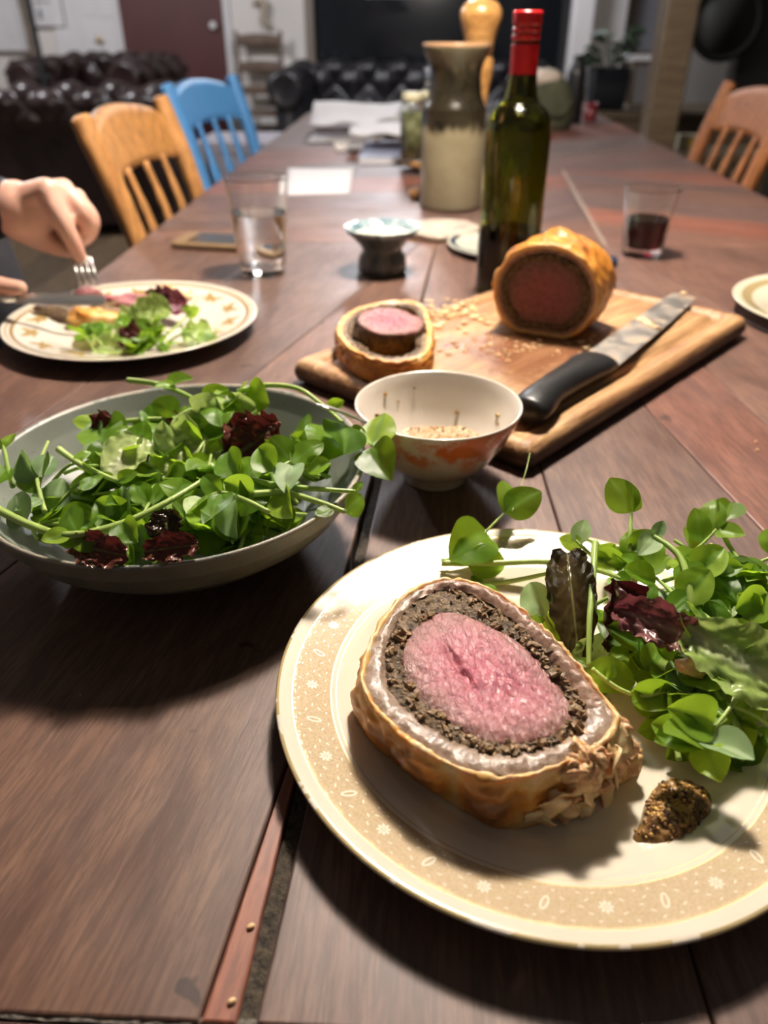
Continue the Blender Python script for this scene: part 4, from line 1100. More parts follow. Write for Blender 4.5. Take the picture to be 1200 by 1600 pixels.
hero('pea shoot with big flat round leaves on top of the salad', [(500, 745, .072), (475, 735, .075), (455, 722, .078), (430, 735, .078)],
     [(452, 720, .079, 420, 680, .086, CAMU), (455, 722, .079, 510, 690, .086, CAMU), (430, 735, .078, 400, 695, .086, CAMU), (455, 725, .078, 445, 765, .076, CAMU, 'pale'), (480, 738, .075, 520, 720, .08, CAMU)], 0.0012, 8)
hero('pea shoot with dark broad leaves behind the upright red-brown lettuce leaf', [(420, 800, .070), (380, 780, .073), (345, 770, .075), (320, 780, .074)],
     [(345, 770, .075, 310, 740, .082, CAMU), (345, 772, .075, 330, 812, .074, CAMU), (372, 778, .074, 365, 845, .062, (-.5, -.9, .3), 'pale'), (320, 780, .074, 290, 805, .074, CAMU)], 0.0013, 9)
hero('pea shoot with pale rounded leaves at the salad bowl end by the table edge', [(70, 800, .066), (62, 770, .07), (58, 735, .073), (75, 690, .075)],
     [(60, 745, .073, 25, 705, .080, CAMU, 'pale'), (60, 745, .073, 85, 705, .080, CAMU, 'pale'), (66, 780, .070, 20, 800, .070, CAMU, 'pale'), (62, 720, .073, 55, 770, .071, CAMU)], 0.0013, 10)
hero('pea shoot leaning over the salad bowl rim by the table edge', [(20, 760, .064), (12, 730, .068), (5, 700, .072), (-10, 690, .074)],
     [(8, 700, .072, 22, 672, .078, CAMU), (5, 700, .072, -15, 730, .074, CAMU), (12, 730, .068, -20, 760, .068, CAMU)], 0.0014, 12)
hero('thin pea stem standing up beside the frilly ribbed lettuce leaf', [(265, 700, .062), (272, 660, .072), (300, 640, .078), (338, 630, .080)],
     [(338, 630, .080, 372, 618, .086, CAMU), (338, 630, .080, 345, 660, .080, CAMU), (268, 690, .064, 240, 672, .07, CAMU)], 0.0016, 13)
hero('cut straight pea stem slanting down beside the pale lettuce rib piece', [(92, 702, .070), (120, 722, .071), (150, 738, .071), (185, 752, .070)],
     [(185, 752, .070, 215, 735, .075, CAMU), (150, 740, .071, 130, 770, .070, CAMU), (120, 724, .071, 140, 700, .076, CAMU)], 0.0019, 14)
def leaf_thing(name, label, me, base, tip, up_, cat='lettuce', group=None, mat=None):
    b, t = Vector(base), Vector(tip); o = obj(name, me); tag(o, label, cat, group)
    M_ = rot_to(t-b, up_).to_4x4(); M_.translation = b; o.matrix_world = M_; return o
# lettuces in the bowl
leaf_thing('lettuce_leaf', 'frilly pale green lettuce leaf with white rib standing in the salad bowl', lettuce_mesh(1, mat_lettuce, 0.052, 0.026, 0.9, 0.35, 0.22), H(345, 735, .050), H(352, 622, .085), (0, -1, .4))
leaf_thing('lettuce_leaf', 'pale lettuce rib piece lying beside the cut straight stem in the salad', lettuce_mesh(2, mat_lettuce, 0.035, 0.013, 0.5, 0.4, 0.45), H(170, 742, .066), H(205, 705, .072), CAMU)
leaf_thing('lettuce_leaf', 'pale frilly lettuce heart in the middle of the salad', lettuce_mesh(3, mat_lettuce, 0.045, 0.022, 1.2, 0.4, 0.2), H(250, 745, .058), H(320, 690, .068), CAMU)
for i, (b, t, s_, lab, mt, wd) in enumerate((
        ((395, 735, .055), (400, 645, .080), 3, 'dark red lettuce leaf standing behind the big flat leaves of the salad', mat_red, 0.018),
        ((360, 720, .060), (425, 668, .078), 4, 'small curled red lettuce leaf tucked behind the pale ribbed lettuce leaf', mat_red, 0.016),
        ((258, 855, .062), (262, 795, .076), 5, 'upright red-brown lettuce leaf under the long pale stem of the salad', mat_brown_let, 0.009),
        ((225, 862, .064), (308, 850, .068), 6, 'reddish lettuce leaf draped flat by the upright red-brown leaf in the salad', mat_red, 0.008),
        ((112, 850, .064), (195, 868, .066), 7, 'crinkled dark lettuce leaf lying at the end of the long pale stem', mat_red, 0.009),
        ((150, 690, .055), (190, 670, .062), 8, 'dark lettuce scrap under the level stem in the salad bowl', mat_red, 0.016),
        ((265, 680, .055), (300, 675, .062), 9, 'small dark purple lettuce scrap by the frilly ribbed lettuce leaf', mat_red, 0.012))):
    leaf_thing('lettuce_leaf', lab, lettuce_mesh(s_+10, mt, (H(*t)-H(*b)).length, wd, 1.6, 0.5), H(*b), H(*t), CAMU)

# ---- on the gilt-rimmed plate
rs = random.Random(77)
def plate_z(p): return TZ+0.012+0.6*max(0, math.hypot(p.x-PLC.x, p.y-PLC.y)-0.09)
GP = 'pea shoots piled on the gilt-rimmed plate'
for i in range(30):
    px, py = rs.gauss(1080, 62), rs.gauss(1010, 80)
    if py < 880: py = 880+rs.random()*60
    px = min(max(px, 965), 1210); py = min(py, 1125)
    hgt = 0.014+0.016*rs.random()+0.010*math.exp(-((px-1080)/90)**2-((py-1000)/90)**2)-(0.008 if i < 10 else 0)
    c = T(px, py, hgt)
    random_shoot(rs, c, rs.uniform(0, 2*PI), rs.uniform(0.035, 0.06), 'green pea shoot in the leafy pile on the gilt-rimmed plate', GP, 100+i, (0.015, 0.023), zlim=plate_z)
hero('long pea stem running from the leafy pile across the gilt rim', [(690, 880, .020), (770, 880, .021), (850, 878, .024), (920, 888, .030), (980, 908, .035), (1035, 938, .035)],
     [(730, 878, .021, 795, 880, .018, CAMU), (1035, 938, .035, 1070, 925, .038, CAMU), (960, 900, .034, 985, 930, .034, CAMU)], 0.0017, 31)
hero('pea shoot with an upright pair of leaves rising beside the mustard bowl shadow', [(690, 876, .020), (725, 865, .022), (762, 828, .030), (793, 796, .036)],
     [(735, 858, .023, 704, 880, .024, (0.3, -0.3, 1)), (790, 800, .036, 850, 765, .044, CAMU), (788, 800, .036, 797, 745, .047, (.9, -.4, .3)), (760, 830, .03, 705, 872, .03, CAMU)], 0.0010, 32,
     tendril=[[(800, 800, .036), (812, 765, .042), (822, 735, .048), (828, 708, .052)]])
hero('second pea stem lying under the long one on the gilt rim', [(752, 914, .010), (800, 908, .012), (860, 895, .018), (910, 880, .026)],
     [(752, 914, .010, 735, 898, .014, CAMU), (765, 912, .012, 770, 930, .012, CAMU)], 0.0015, 33)
hero('straight pea stem standing across the dark red lettuce on the gilt-rimmed plate', [(930, 848, .050), (926, 910, .046), (921, 975, .040), (920, 1042, .030)],
     [(920, 1042, .030, 1000, 1075, .024, CAMU), (920, 1040, .03, 900, 1030, .03, CAMU)], 0.0017, 34)
hero('tall pea shoot crowned by two upright leaves on the gilt-rimmed plate', [(980, 900, .030), (984, 860, .040), (985, 825, .048), (986, 800, .052)],
     [(987, 800, .052, 950, 742, .066, (0.2, -.8, .4)), (988, 800, .052, 978, 745, .066, (.8, -.5, .3)), (982, 870, .038, 1000, 820, .05, (-.4, -.8, .5)), (980, 880, .036, 955, 850, .042, CAMU), (984, 860, .04, 1035, 830, .05, CAMU)], 0.0014, 35)
hero('pea shoot with greyish leaves close to the slice on the gilt-rimmed plate', [(880, 1010, .018), (860, 980, .026), (848, 955, .032), (842, 935, .036)],
     [(850, 962, .031, 825, 905, .042, CAMU, 'pale'), (850, 955, .031, 858, 1020, .02, CAMU), (845, 950, .032, 822, 985, .026, CAMU)], 0.0012, 36)
hero('pea shoot with leaves above the gilt rim between the dark lettuce and tall shoot', [(960, 890, .032), (930, 872, .035), (910, 855, .038), (900, 845, .040)],
     [(905, 850, .039, 915, 808, .050, CAMU, 'pale'), (910, 855, .038, 872, 838, .042, CAMU), (930, 872, .035, 965, 850, .044, CAMU), (930, 872, .035, 985, 880, .036, CAMU)], 0.0012, 37)
hero('pea shoot with an arched stem behind the purple lettuce leaf', [(1080, 1000, .030), (1078, 930, .046), (1062, 870, .054), (1022, 838, .056)],
     [(1022, 838, .056, 1000, 865, .055, CAMU, 'pale'), (1022, 838, .056, 1040, 812, .064, CAMU, 'pale'), (1066, 880, .052, 1100, 935, .045, CAMU), (1078, 930, .046, 1040, 960, .042, CAMU)], 0.0020, 38)
hero('pea shoot with round leaves spilling past the broad pale green lettuce leaf', [(1120, 990, .034), (1150, 975, .038), (1190, 955, .040), (1230, 935, .042)],
     [(1150, 955, .042, 1205, 925, .046, CAMU), (1125, 985, .036, 1105, 935, .044, CAMU), (1150, 975, .038, 1180, 1010, .034, CAMU), (1185, 955, .04, 1150, 925, .046, CAMU)], 0.0016, 39)
hero('pea shoot with pointed leaves leaning over the gilt rim behind the arched stem', [(1060, 940, .030), (1090, 915, .038), (1110, 895, .042), (1125, 885, .044)],
     [(1090, 900, .042, 1118, 855, .052, (-.5, -.8, .4)), (1120, 890, .043, 1165, 885, .048, CAMU), (1110, 895, .042, 1160, 935, .042, CAMU), (1090, 915, .038, 1050, 895, .046, CAMU)], 0.0012, 40)
hero('pea shoot low in the pile with leaves draped towards the mustard', [(1000, 1060, .022), (1040, 1100, .020), (1080, 1130, .018), (1100, 1160, .014)],
     [(1080, 1130, .018, 1115, 1225, .009, CAMU), (1100, 1150, .015, 1180, 1210, .010, CAMU), (1060, 1115, .019, 990, 1145, .014, CAMU), (1040, 1100, .02, 1110, 1090, .022, CAMU), (1085, 1135, .018, 1040, 1190, .012, CAMU)], 0.0013, 41)
hero('pea shoot with curled tip lying over the middle of the leafy pile', [(925, 1045, .030), (965, 1075, .028), (1005, 1088, .028), (1040, 1080, .030)],
     [(985, 1085, .028, 1080, 1095, .028, CAMU), (950, 1060, .03, 960, 1035, .036, CAMU), (1010, 1050, .032, 1045, 1000, .038, CAMU)], 0.0011, 42,
     tendril=[[(1010, 1088, .028), (1028, 1082, .031), (1036, 1070, .033), (1032, 1062, .033)]])
hero('pea shoot under the broad pale lettuce leaf of the pile', [(1110, 1065, .030), (1140, 1100, .026), (1165, 1130, .022), (1190, 1150, .02)],
     [(1140, 1100, .026, 1100, 1060, .034, CAMU), (1165, 1130, .022, 1160, 1215, .010, CAMU), (1150, 1110, .025, 1200, 1090, .028, CAMU), (1170, 1135, .022, 1105, 1150, .018, CAMU), (1180, 1140, .02, 1230, 1180, .016, CAMU)], 0.0013, 43)
o = solo('pea_shoot', tube(catmull([H(1106, 1062, .036), H(1125, 1095, .034), H(1156, 1140, .028)], 6), 0.0016, 8), mat_stem, H(1106, 1062, .036), world=True)
tag(o, 'short leafless piece of cut pea shoot on the gilt-rimmed plate pile', 'pea shoot'); set_attr(o.data, 'vein', [0.0]*len(o.data.vertices))
leaf_thing('lettuce_leaf', 'dark red-brown folded lettuce leaf standing next to the slice', lettuce_mesh(31, mat_brown_let, 0.066, 0.0125, 1.0, 1.6, 0.04), H(905, 1035, .016), H(886, 858, .050), (-.2, -1, .5))
leaf_thing('lettuce_leaf', 'curled dark purple lettuce leaf in the centre of the leafy pile', lettuce_mesh(32, mat_red, 0.038, 0.0155, 1.1, 1.0), H(955, 1020, .026), H(970, 920, .048), (.3, -1, .5))
leaf_thing('lettuce_leaf', 'purple and green lettuce leaf lying across the leafy pile', lettuce_mesh(33, mat_purple, 0.046, 0.0105, 1.7, 0.6, 0.22), H(1108, 1008, .048), H(985, 958, .050), CAMU)
leaf_thing('lettuce_leaf', 'broad pale green lettuce leaf on top of the leafy pile', lettuce_mesh(34, mat_lettuce, 0.062, 0.017, 0.9, 0.35, 0.3), H(1070, 985, .052), H(1215, 1062, .048), CAMU)
leaf_thing('lettuce_leaf', 'pale yellow-green lettuce leaf half hidden under the leafy pile', lettuce_mesh(35, mat_lettuce, 0.040, 0.016, 0.8, 0.5, 0.25), H(960, 1010, .014), H(915, 1060, .010), CAMU)
dr = tag(solo('dressing_blob', blob(0.0085, 0.0055, 0.0045, 0.25, 2, 9), wet('cream_dressing', [(0.3, (0.55, 0.33, 0.16)), (0.7, (0.70, 0.48, 0.26))], 90, sss=0.1), H(1085, 1042, .040)), 'small blob of pale brown dressing on the leafy pile', 'dressing')
# a few seeds on the table
for (px, py, lab) in ((1181, 690, 'larger orange crumb on the reddish board of the bare table'), (1183, 703, 'tiny orange crumb on the bare table near the larger one'), (392, 1447, 'golden seed lying on the reddish strip of the table'), (362, 1564, 'small pale crumb at the wide end of the reddish strip')):
    p = T(px, py, 0.0009); s_ = tag(solo('seed', blob(0.0017, 0.0011, 0.0008, 0.1, 2, px, 10, 8), mat_flake, p), lab, 'seed'); s_.rotation_euler = (0, 0, 0.5)

# ------------------------------------------------------------------ wine bottle
def zline(z0, z1, m_): return None
BOT_C = Vector((0.1145, 1.0, TZ)); 
bot = thing('wine_bottle', 'green glass wine bottle with red screw cap behind the carving board', 'bottle', BOT_C)
R_ = 0.0385
outer = [(0.030, 0), (0.0365, 0.002), (R_, 0.007), (R_, 0.178), (0.0381, 0.188), (0.0364, 0.198), (0.0328, 0.2062), (0.0277, 0.2115), (0.0222, 0.2156), (0.0187, 0.2215), (0.0168, 0.232), (0.0156, 0.245), (0.0150, 0.256), (0.0146, 0.300)]
inner_ = [(0.0115, 0.300), (0.0118, 0.256), (0.0126, 0.245), (0.0138, 0.232), (0.0157, 0.2212), (0.0193, 0.2140), (0.0248, 0.2098), (0.0298, 0.2045), (0.0334, 0.1972), (0.0352, 0.188), (0.0355, 0.178), (0.0355, 0.012), (0.030, 0.010), (0.012, 0.024), (0, 0.026)]
v, f = lathe([(0, 0.018), (0.012, 0.015), (0.026, 0.001)]+outer+inner_, 64, hold=True)
q = N('olive_bottle_glass'); q.set(color=(0.30, 0.31, 0.012), trans=1.0, ior=1.5, rough=0.045)
part(bot, 'glass', (v, f), q.m)
wl = 0.078
part(bot, 'wine', lathe([(0, 0.0262), (0.0121, 0.0242), (0.0301, 0.0102), (0.0356, 0.0125), (0.0356, wl), (0.034, wl-0.0006), (0, wl-0.0006)], 64), glass('red_wine', (0.05, 0.004, 0.004), 1.34))
mat_cap = simple('red_foil', (0.46, 0.010, 0.012), (0.52, 0.014, 0.016), 30, 0.25, spec=0.6)
cp = [(0.0157, 0.243), (0.0157, 0.272), (0.0146, 0.2735), (0.0146, 0.2760), (0.0160, 0.278), (0.0160, 0.281), (0.0147, 0.2825), (0.0147, 0.2835), (0.0160, 0.2850), (0.0160, 0.2875), (0.0147, 0.2890), (0.0147, 0.2900), (0.0162, 0.2918), (0.0163, 0.295), (0.0163, 0.3020), (0.0152, 0.3040), (0, 0.3044)]
part(bot, 'screw_cap', lathe(cp, 48, hold=True), mat_cap)

# ------------------------------------------------------------------ stoneware jar, pepper mill, storage jars
JC = Vector((0.0605, 1.540, TZ))
def mat_jar_f():
    q = N('two_tone_stoneware'); v = q.coord('Object', (1, 1, 1), False); nn = q.noise(v, 22, 5, 0.6); n2 = q.noise(q.coord('Object', (1, 1, .3), False), 70, 4)
    tc = q.n('ShaderNodeTexCoord'); sep = q.n('ShaderNodeSeparateXYZ'); q.l(tc.outputs['Object'], sep.inputs[0])
    h = q.math('ADD', sep.outputs[2], q.math('MULTIPLY', q.math('SUBTRACT', n2, 0.5), 0.05))
    lo = q.ramp(nn, [(0.3, (0.185, 0.155, 0.095)), (0.7, (0.235, 0.20, 0.125))])
    hi = q.ramp(nn, [(0.35, (0.009, 0.007, 0.004)), (0.65, (0.030, 0.024, 0.013))])
    top = (0.12, 0.11, 0.065)
    c = q.mix(q.ramp(h, [(0.128, 0.0), (0.142, 1.0)]), lo, hi)
    c = q.mix(q.ramp(h, [(0.226, 0.0), (0.244, 1.0)]), c, top)
    c = q.mix(q.math('GREATER_THAN', sep.outputs[2], 0.2605), c, (0.34, 0.20, 0.11))
    q.set(color=c, rough=0.22); return q.m
jp = [(0.048, 0), (0.0565, 0.002), (0.0575, 0.008), (0.0575, 0.155), (0.0560, 0.160), (0.0575, 0.164), (0.0558, 0.169), (0.0522, 0.1755), (0.0488, 0.1825), (0.0462, 0.192), (0.0448, 0.204), (0.0440, 0.218), (0.0450, 0.228), (0.0490, 0.238), (0.0550, 0.250), (0.0580, 0.258), (0.0590, 0.2635), (0.0575, 0.2655), (0.0550, 0.264),
      (0.0490, 0.246), (0.0405, 0.226), (0.0405, 0.205), (0.0500, 0.168), (0.052, 0.15), (0.052, 0.01), (0, 0.008)]
tag(solo('stoneware_jar', lathe([(0, 0.0)]+jp, 64), mat_jar_f(), JC), 'tall stoneware jar with dark glazed neck behind the wine bottle', 'jar')
mat_mill = wood('mill_wood', (0.40, 0.19, 0.055), (0.60, 0.33, 0.11), axis='x', rough=0.3)
mc_ = W(748, 65, 1.665); MC = Vector((0.1075, 1.685, TZ))
mill = thing('pepper_mill', 'tall turned wooden pepper mill with round knob behind the stoneware jar', 'pepper mill', MC)
part(mill, 'mill_body', lathe([(0, 0), (0.031, 0), (0.032, 0.006), (0.028, 0.03), (0.022, 0.07), (0.020, 0.13), (0.022, 0.18), (0.028, 0.215), (0.028, 0.235), (0.025, 0.240), (0, 0.240)], 40), mat_mill)
part(mill, 'mill_knob', lathe([(0, 0.2405), (0.024, 0.241), (0.0255, 0.252), (0.0285, 0.270), (0.0350, 0.290), (0.0385, 0.303), (0.0375, 0.315), (0.030, 0.325), (0.018, 0.3305), (0.008, 0.332), (0.007, 0.338), (0, 0.340)], 40), mat_mill)
# wooden turntable with jars
tc_ = T(648, 262, 0.02); TC = Vector((0.055, 1.985, TZ))
lz = thing('wooden_turntable', 'round orange-brown wooden turntable carrying glass jars', 'turntable', TC)
part(lz, 'turntable_top', lathe([(0, 0.014), (0.095, 0.014), (0.100, 0.017), (0.102, 0.024), (0.099, 0.028), (0.094, 0.026), (0.090, 0.0245), (0, 0.0245)], 64), mat_mill)
part(lz, 'turntable_foot', lathe([(0, 0), (0.045, 0), (0.047, 0.006), (0.040, 0.014), (0, 0.014)], 40), mat_mill)
def storage_jar(label, loc, r, h, fill, lid, fillh):
    j = thing('storage_jar', label, 'jar', loc)
    part(j, 'jar_glass', lathe([(0, 0), (r*.92, 0), (r, .004), (r, h*.82), (r*.88, h*.9), (r*.85, h), (r*.80, h), (r*.82, h*.9), (r*.93, h*.82), (r*.93, .006), (0, .005)], 40), glass('jar_glass', (0.92, 0.94, 0.9), 1.45))
    part(j, 'contents', lathe([(0, .0055), (r*.92, .0065), (r*.92, fillh), (r*.6, fillh+.004), (0, fillh+.003)], 40), fill)
    part(j, 'lid', lathe([(0, h*.97), (r*.86, h*.97), (r*.9, h*.98), (r*.9, h*1.08), (r*.84, h*1.1), (0, h*1.1)], 40), lid)
mat_lid = simple('pale_lid', (0.52, 0.50, 0.33), None, rough=0.35)
mat_lid2 = simple('grey_blue_lid', (0.16, 0.18, 0.22), None, rough=0.4)
def mixfill(name, a, b, c): 
    q = N(name); v = q.coord('Object'); nn = q.noise(v, 45, 3, 0.6); q.set(color=q.ramp(nn, [(0.32, a), (0.5, b), (0.66, c)]), rough=0.6); return q.m
storage_jar('glass jar of green and dark preserves with pale lid on the wooden turntable', TC+Vector((-0.072, -0.045, 0.0246)), 0.027, 0.128, mixfill('green_preserve', (0.06, 0.03, 0.03), (0.24, 0.27, 0.10), (0.45, 0.46, 0.30)), mat_lid, 0.10)
storage_jar('glass jar with orange contents on the wooden turntable', TC+Vector((-0.030, -0.005, 0.0246)), 0.029, 0.128, mixfill('orange_preserve', (0.55, 0.16, 0.03), (0.62, 0.28, 0.08), (0.60, 0.50, 0.35)), mat_lid, 0.105)
storage_jar('tall glass jar with grey-blue lid on the wooden turntable', TC+Vector((-0.022, 0.062, 0.0246)), 0.028, 0.165, mixfill('pale_contents', (0.36, 0.33, 0.24), (0.45, 0.42, 0.32), (0.5, 0.48, 0.4)), mat_lid2, 0.13)
storage_jar('speckled cream jar on the turntable behind the wine bottle', TC+Vector((0.055, -0.02, 0.0246)), 0.032, 0.16, mixfill('speckled_contents', (0.25, 0.18, 0.12), (0.60, 0.55, 0.45), (0.70, 0.65, 0.55)), mat_lid, 0.14)
# small wooden thing next to the jar
p = T(650, 300, 0.006)
tag(solo('wooden_stopper', lathe([(0, -0.008), (0.012, -0.008), (0.015, 0.0), (0.013, 0.008), (0.006, 0.011), (0, 0.012)], 24), mat_mill, T(650, 303, 0.008)), 'small turned wooden stopper lying next to the stoneware jar', 'stopper')

# ------------------------------------------------------------------ salt dish, trivet, saucers, bottle top
SD = Vector((-0.048, 1.083, TZ))
def mat_dish_f():
    q = N('blue_grey_pottery'); v = q.coord('Object', (1, 1, .25), False); nn = q.noise(v, 55, 5, 0.65)
    tc = q.n('ShaderNodeTexCoord'); sep = q.n('ShaderNodeSeparateXYZ'); q.l(tc.outputs['Object'], sep.inputs[0])
    ou = q.ramp(nn, [(0.35, (0.055, 0.068, 0.070)), (0.65, (0.125, 0.145, 0.145))]); inn = q.ramp(nn, [(0.38, (0.08, 0.15, 0.19)), (0.6, (0.42, 0.49, 0.48))])
    q.set(color=q.mix(q.attr('inside'), ou, inn), rough=0.25, coat=0.3); return q.m
dp = [(0, 0.0), (0.030, 0.0), (0.033, 0.003), (0.0335, 0.012), (0.0325, 0.022), (0.0270, 0.030), (0.0275, 0.034), (0.0360, 0.044), (0.0460, 0.053), (0.0515, 0.060), (0.0505, 0.0615), (0.0440, 0.0560), (0.034, 0.048), (0.02, 0.0435), (0, 0.042)]
v, f = lathe(dp, 80, wob=lambda a, z: 1+(0.018*math.cos(16*a) if z > 0.05 else 0.0))
sdish = tag(solo('pedestal_dish', (v, f), mat_dish_f(), SD), 'blue-grey fluted pedestal dish holding salt', 'dish')
o_ = []
for i, (r, z) in enumerate(dp): o_ += [1.0 if i >= 9 else 0.0]*(1 if r == 0 else 80)
set_attr(sdish.data, 'inside', o_)
def salt_f(u, v_):
    a, r = u*2*PI, v_*0.040; x, y = r*math.cos(a), r*math.sin(a)
    return (x, y, 0.0520+0.006*max(0, 1-math.hypot(x-.008, y)/0.035)+0.0012*fbm((x*220, y*220, 0))-(0.002 if v_ > .97 else 0))
tag(solo('salt', grid(48, 16, salt_f), simple('salt_flakes', (0.62, 0.55, 0.38), (0.74, 0.67, 0.48), 300, 0.4, 0.6, 500, 0.002), SD), 'heap of off-white salt flakes in the pedestal dish', 'salt', kind='stuff')
tp = T(692, 366)
def trivet_loop(k, z): return [(k*0.058*(1+0.10*abs(math.cos(3.5*a)))*math.cos(a), k*0.058*(1+0.10*abs(math.cos(3.5*a)))*math.sin(a), z) for a in np.linspace(0, 2*PI, 84, endpoint=False)]
mat_trivet = mixfill('floral_tile', (0.30, 0.16, 0.16), (0.42, 0.34, 0.28), (0.52, 0.46, 0.38)); 
mat_trim = simple('cream_glaze', (0.52, 0.46, 0.37), None, rough=0.2)
tv = thing('trivet', 'scalloped cream trivet with mottled pink top by the stoneware jar', 'trivet', tp)
part(tv, 'trivet_base', loft([trivet_loop(.9, 0), trivet_loop(.98, .003), trivet_loop(1, .008), trivet_loop(.98, .012), trivet_loop(.92, .012)], True, True), mat_trim)
part(tv, 'tile_top', loft([trivet_loop(.90, .0122), trivet_loop(.88, .0136), trivet_loop(.5, .0136)], True, True), mat_trivet)
def small_plate(label, c, R, body, line, rim=True):
    s = thing('saucer', label, 'saucer', c)
    part(s, 'saucer_body', lathe([(0, .004), (R*.6, .004), (R*.72, .006), (R*.96, .0115), (R*.985, .012), (R, .0115), (R*.97, .009), (R*.7, .003), (R*.62, 0), (0, 0)], 72), body)
    part(s, 'rim_line', lathe([(R*.88, .01013), (R*.955, .01165), (R*.958, .0120), (R*.88, .0105)], 72), line)
mat_sauc = simple('pale_green_glaze', (0.42, 0.44, 0.36), (0.50, 0.51, 0.44), 20, 0.18)
mat_navy = simple('navy_glaze', (0.028, 0.045, 0.085), None, rough=0.2)
small_plate('pale saucer with dark blue rim tucked behind the wine bottle', T(795, 402)+Vector((0.008, 0.045, 0)), 0.098, mat_sauc, mat_navy)
bt = thing('bottle_top', 'small dark blue screw top lying beside the carving board', 'bottle top', T(947, 414))
part(bt, 'cap_shell', lathe([(0, .011), (.013, .011), (.015, .0095), (.0155, .0)]+[(.0145, 0), (.0145, .008), (0, .009)], 40), mat_navy)
part(bt, 'cap_ring', lathe([(.0156, .001), (.0162, .0015), (.0162, .003), (.0156, .0035)], 40), mat_navy)

# ------------------------------------------------------------------ drinking glasses
mat_clear = glass('clear_glass', (0.98, 0.99, 0.98), 1.38)
WG = Vector((-0.2115, 1.07, TZ))
wg = thing('water_glass', 'clear tapered water glass half full beside the phone', 'glass', WG)
part(wg, 'glass_wall', lathe([(0, 0), (.026, 0), (.0295, .002), (.0310, .008), (.034, .040), (.0375, .080), (.0410, .1225), (.0408, .1240), (.0402, .1235), (.0365, .080), (.0330, .040), (.0300, .017), (.027, .0145), (0, .0135)], 64, hold=True), mat_clear)
part(wg, 'water', lathe([(0, .0132), (.0272, .0142), (.0303, .0170), (.0333, .040), (.0368, .0806), (.0350, .0800), (0, .0800)], 64, hold=True), glass('water', (0.97, 0.98, 0.98), 1.33))
TG = Vector((0.3345, 1.19, TZ))
tg = thing('wine_tumbler', 'faceted clear tumbler with dark red wine on the table', 'glass', TG)
fl = lambda a, z: 1+(0.045*math.cos(9*a)*min(1, max(0, (0.08-z)/0.03)))
part(tg, 'glass_wall', lathe([(0, 0), (.024, 0), (.0275, .002), (.0285, .008), (.0305, .030), (.034, .060), (.0390, .0930), (.0386, .0945), (.0380, .0935), (.0326, .060), (.0290, .030), (.0255, .014), (0, .012)], 80, wob=fl, hold=True), mat_clear)
part(tg, 'wine', lathe([(0, .0118), (.0258, .0138), (.0294, .030), (.0320, .0535), (.030, .0530), (0, .0530)], 64, hold=True), glass('dark_red_wine', (0.03, 0.001, 0.003), 1.34))

# ------------------------------------------------------------------ phone, papers, notebook, other plates
def prism_at(name, label, cat, corners, th, mat, side=None, bev=0.0, group=None):
    c = sum(corners, Vector())/4; root = thing(name, label, cat, (c.x, c.y, TZ), group=group)
    P = [Vector((p.x-c.x, p.y-c.y)) for p in corners]
    return root, P
pc4 = [T(288, 396), T(392, 402), T(402, 372), T(300, 366)]
c = sum(pc4, Vector())/4
ph = thing('phone', 'phone in a tan case lying flat behind the water glass', 'phone', (c.x, c.y, TZ), rz=math.atan2(pc4[1].y-pc4[0].y, pc4[1].x-pc4[0].x))
part(ph, 'phone_case', loft([rrect(.066, .034, .010, 0), rrect(.069, .037, .011, .003), rrect(.069, .037, .011, .008), rrect(.067, .035, .010, .010)], True, True), simple('tan_case', (0.20, 0.135, 0.07), (0.30, 0.20, 0.11), 20, 0.5))
part(ph, 'screen', box(-.045, .060, -.030, .030, .0101, .0108, .0003), simple('dark_screen', (0.02, 0.022, 0.026), None, rough=0.15), False)
mat_paper = simple('white_paper', (0.68, 0.66, 0.68), (0.74, 0.72, 0.73), 6, 0.7)
mat_paper2 = simple('cream_paper', (0.66, 0.57, 0.47), (0.72, 0.62, 0.52), 6, 0.7)
def sheet(label, px4, mat, z0=0.0006, wave=0.0, seed=0, name='paper_sheet', up4=(0, 0, 0, 0), cat='paper', group=None):
    q4 = [T(a, b, z0+h) for (a, b), h in zip(px4, up4)]; c = sum(q4, Vector())/4
    def f(u, v_):
        p = q4[0].lerp(q4[1], u).lerp(q4[3].lerp(q4[2], u), v_)
        return (p.x-c.x, p.y-c.y, p.z-TZ+wave*(0.5+0.5*mn.noise(Vector((u*2.5+seed, v_*2.5, seed)))))
    o = solo(name, grid(12, 12, f), mat, (c.x, c.y, TZ)); solidify(o, 0.0006, 1); return tag(o, label, cat, group)
sheet('blank white card lying flat behind the water glass', [(448, 305), (547, 302), (552, 263), (450, 263)], mat_paper, 0.0005)
sheet('crumpled white newspaper sheet peaking in the paper pile on the table', [(480, 218), (622, 214), (640, 186), (500, 184)], mat_paper, 0.004, 0.09, 1, up4=(0, .01, .02, .02))
sheet('white newspaper sheet folded over the crumpled pile on the table', [(545, 216), (640, 219), (655, 198), (550, 200)], mat_paper, 0.045, 0.02, 2)
sheet('flat white paper edge sticking out of the paper pile', [(478, 224), (600, 222), (600, 205), (490, 210)], mat_paper, 0.002, 0.004, 3)
sheet('cream envelope beneath the paper pile next to the blue notebook', [(525, 237), (575, 235), (585, 222), (520, 222)], mat_paper2, 0.0025, 0.001, 4)
nbk = [T(558, 257), T(640, 257), T(645, 229), T(572, 229)]
c = sum(nbk, Vector())/4
nb = thing('notebook', 'grey-blue notebook lying between the wooden turntable and the paper pile', 'notebook', (c.x, c.y, TZ))
hw, hh = (nbk[1]-nbk[0]).length/2, (nbk[3]-nbk[0]).length/2
mat_nb = simple('blue_cover', (0.30, 0.34, 0.46), None, rough=0.5)
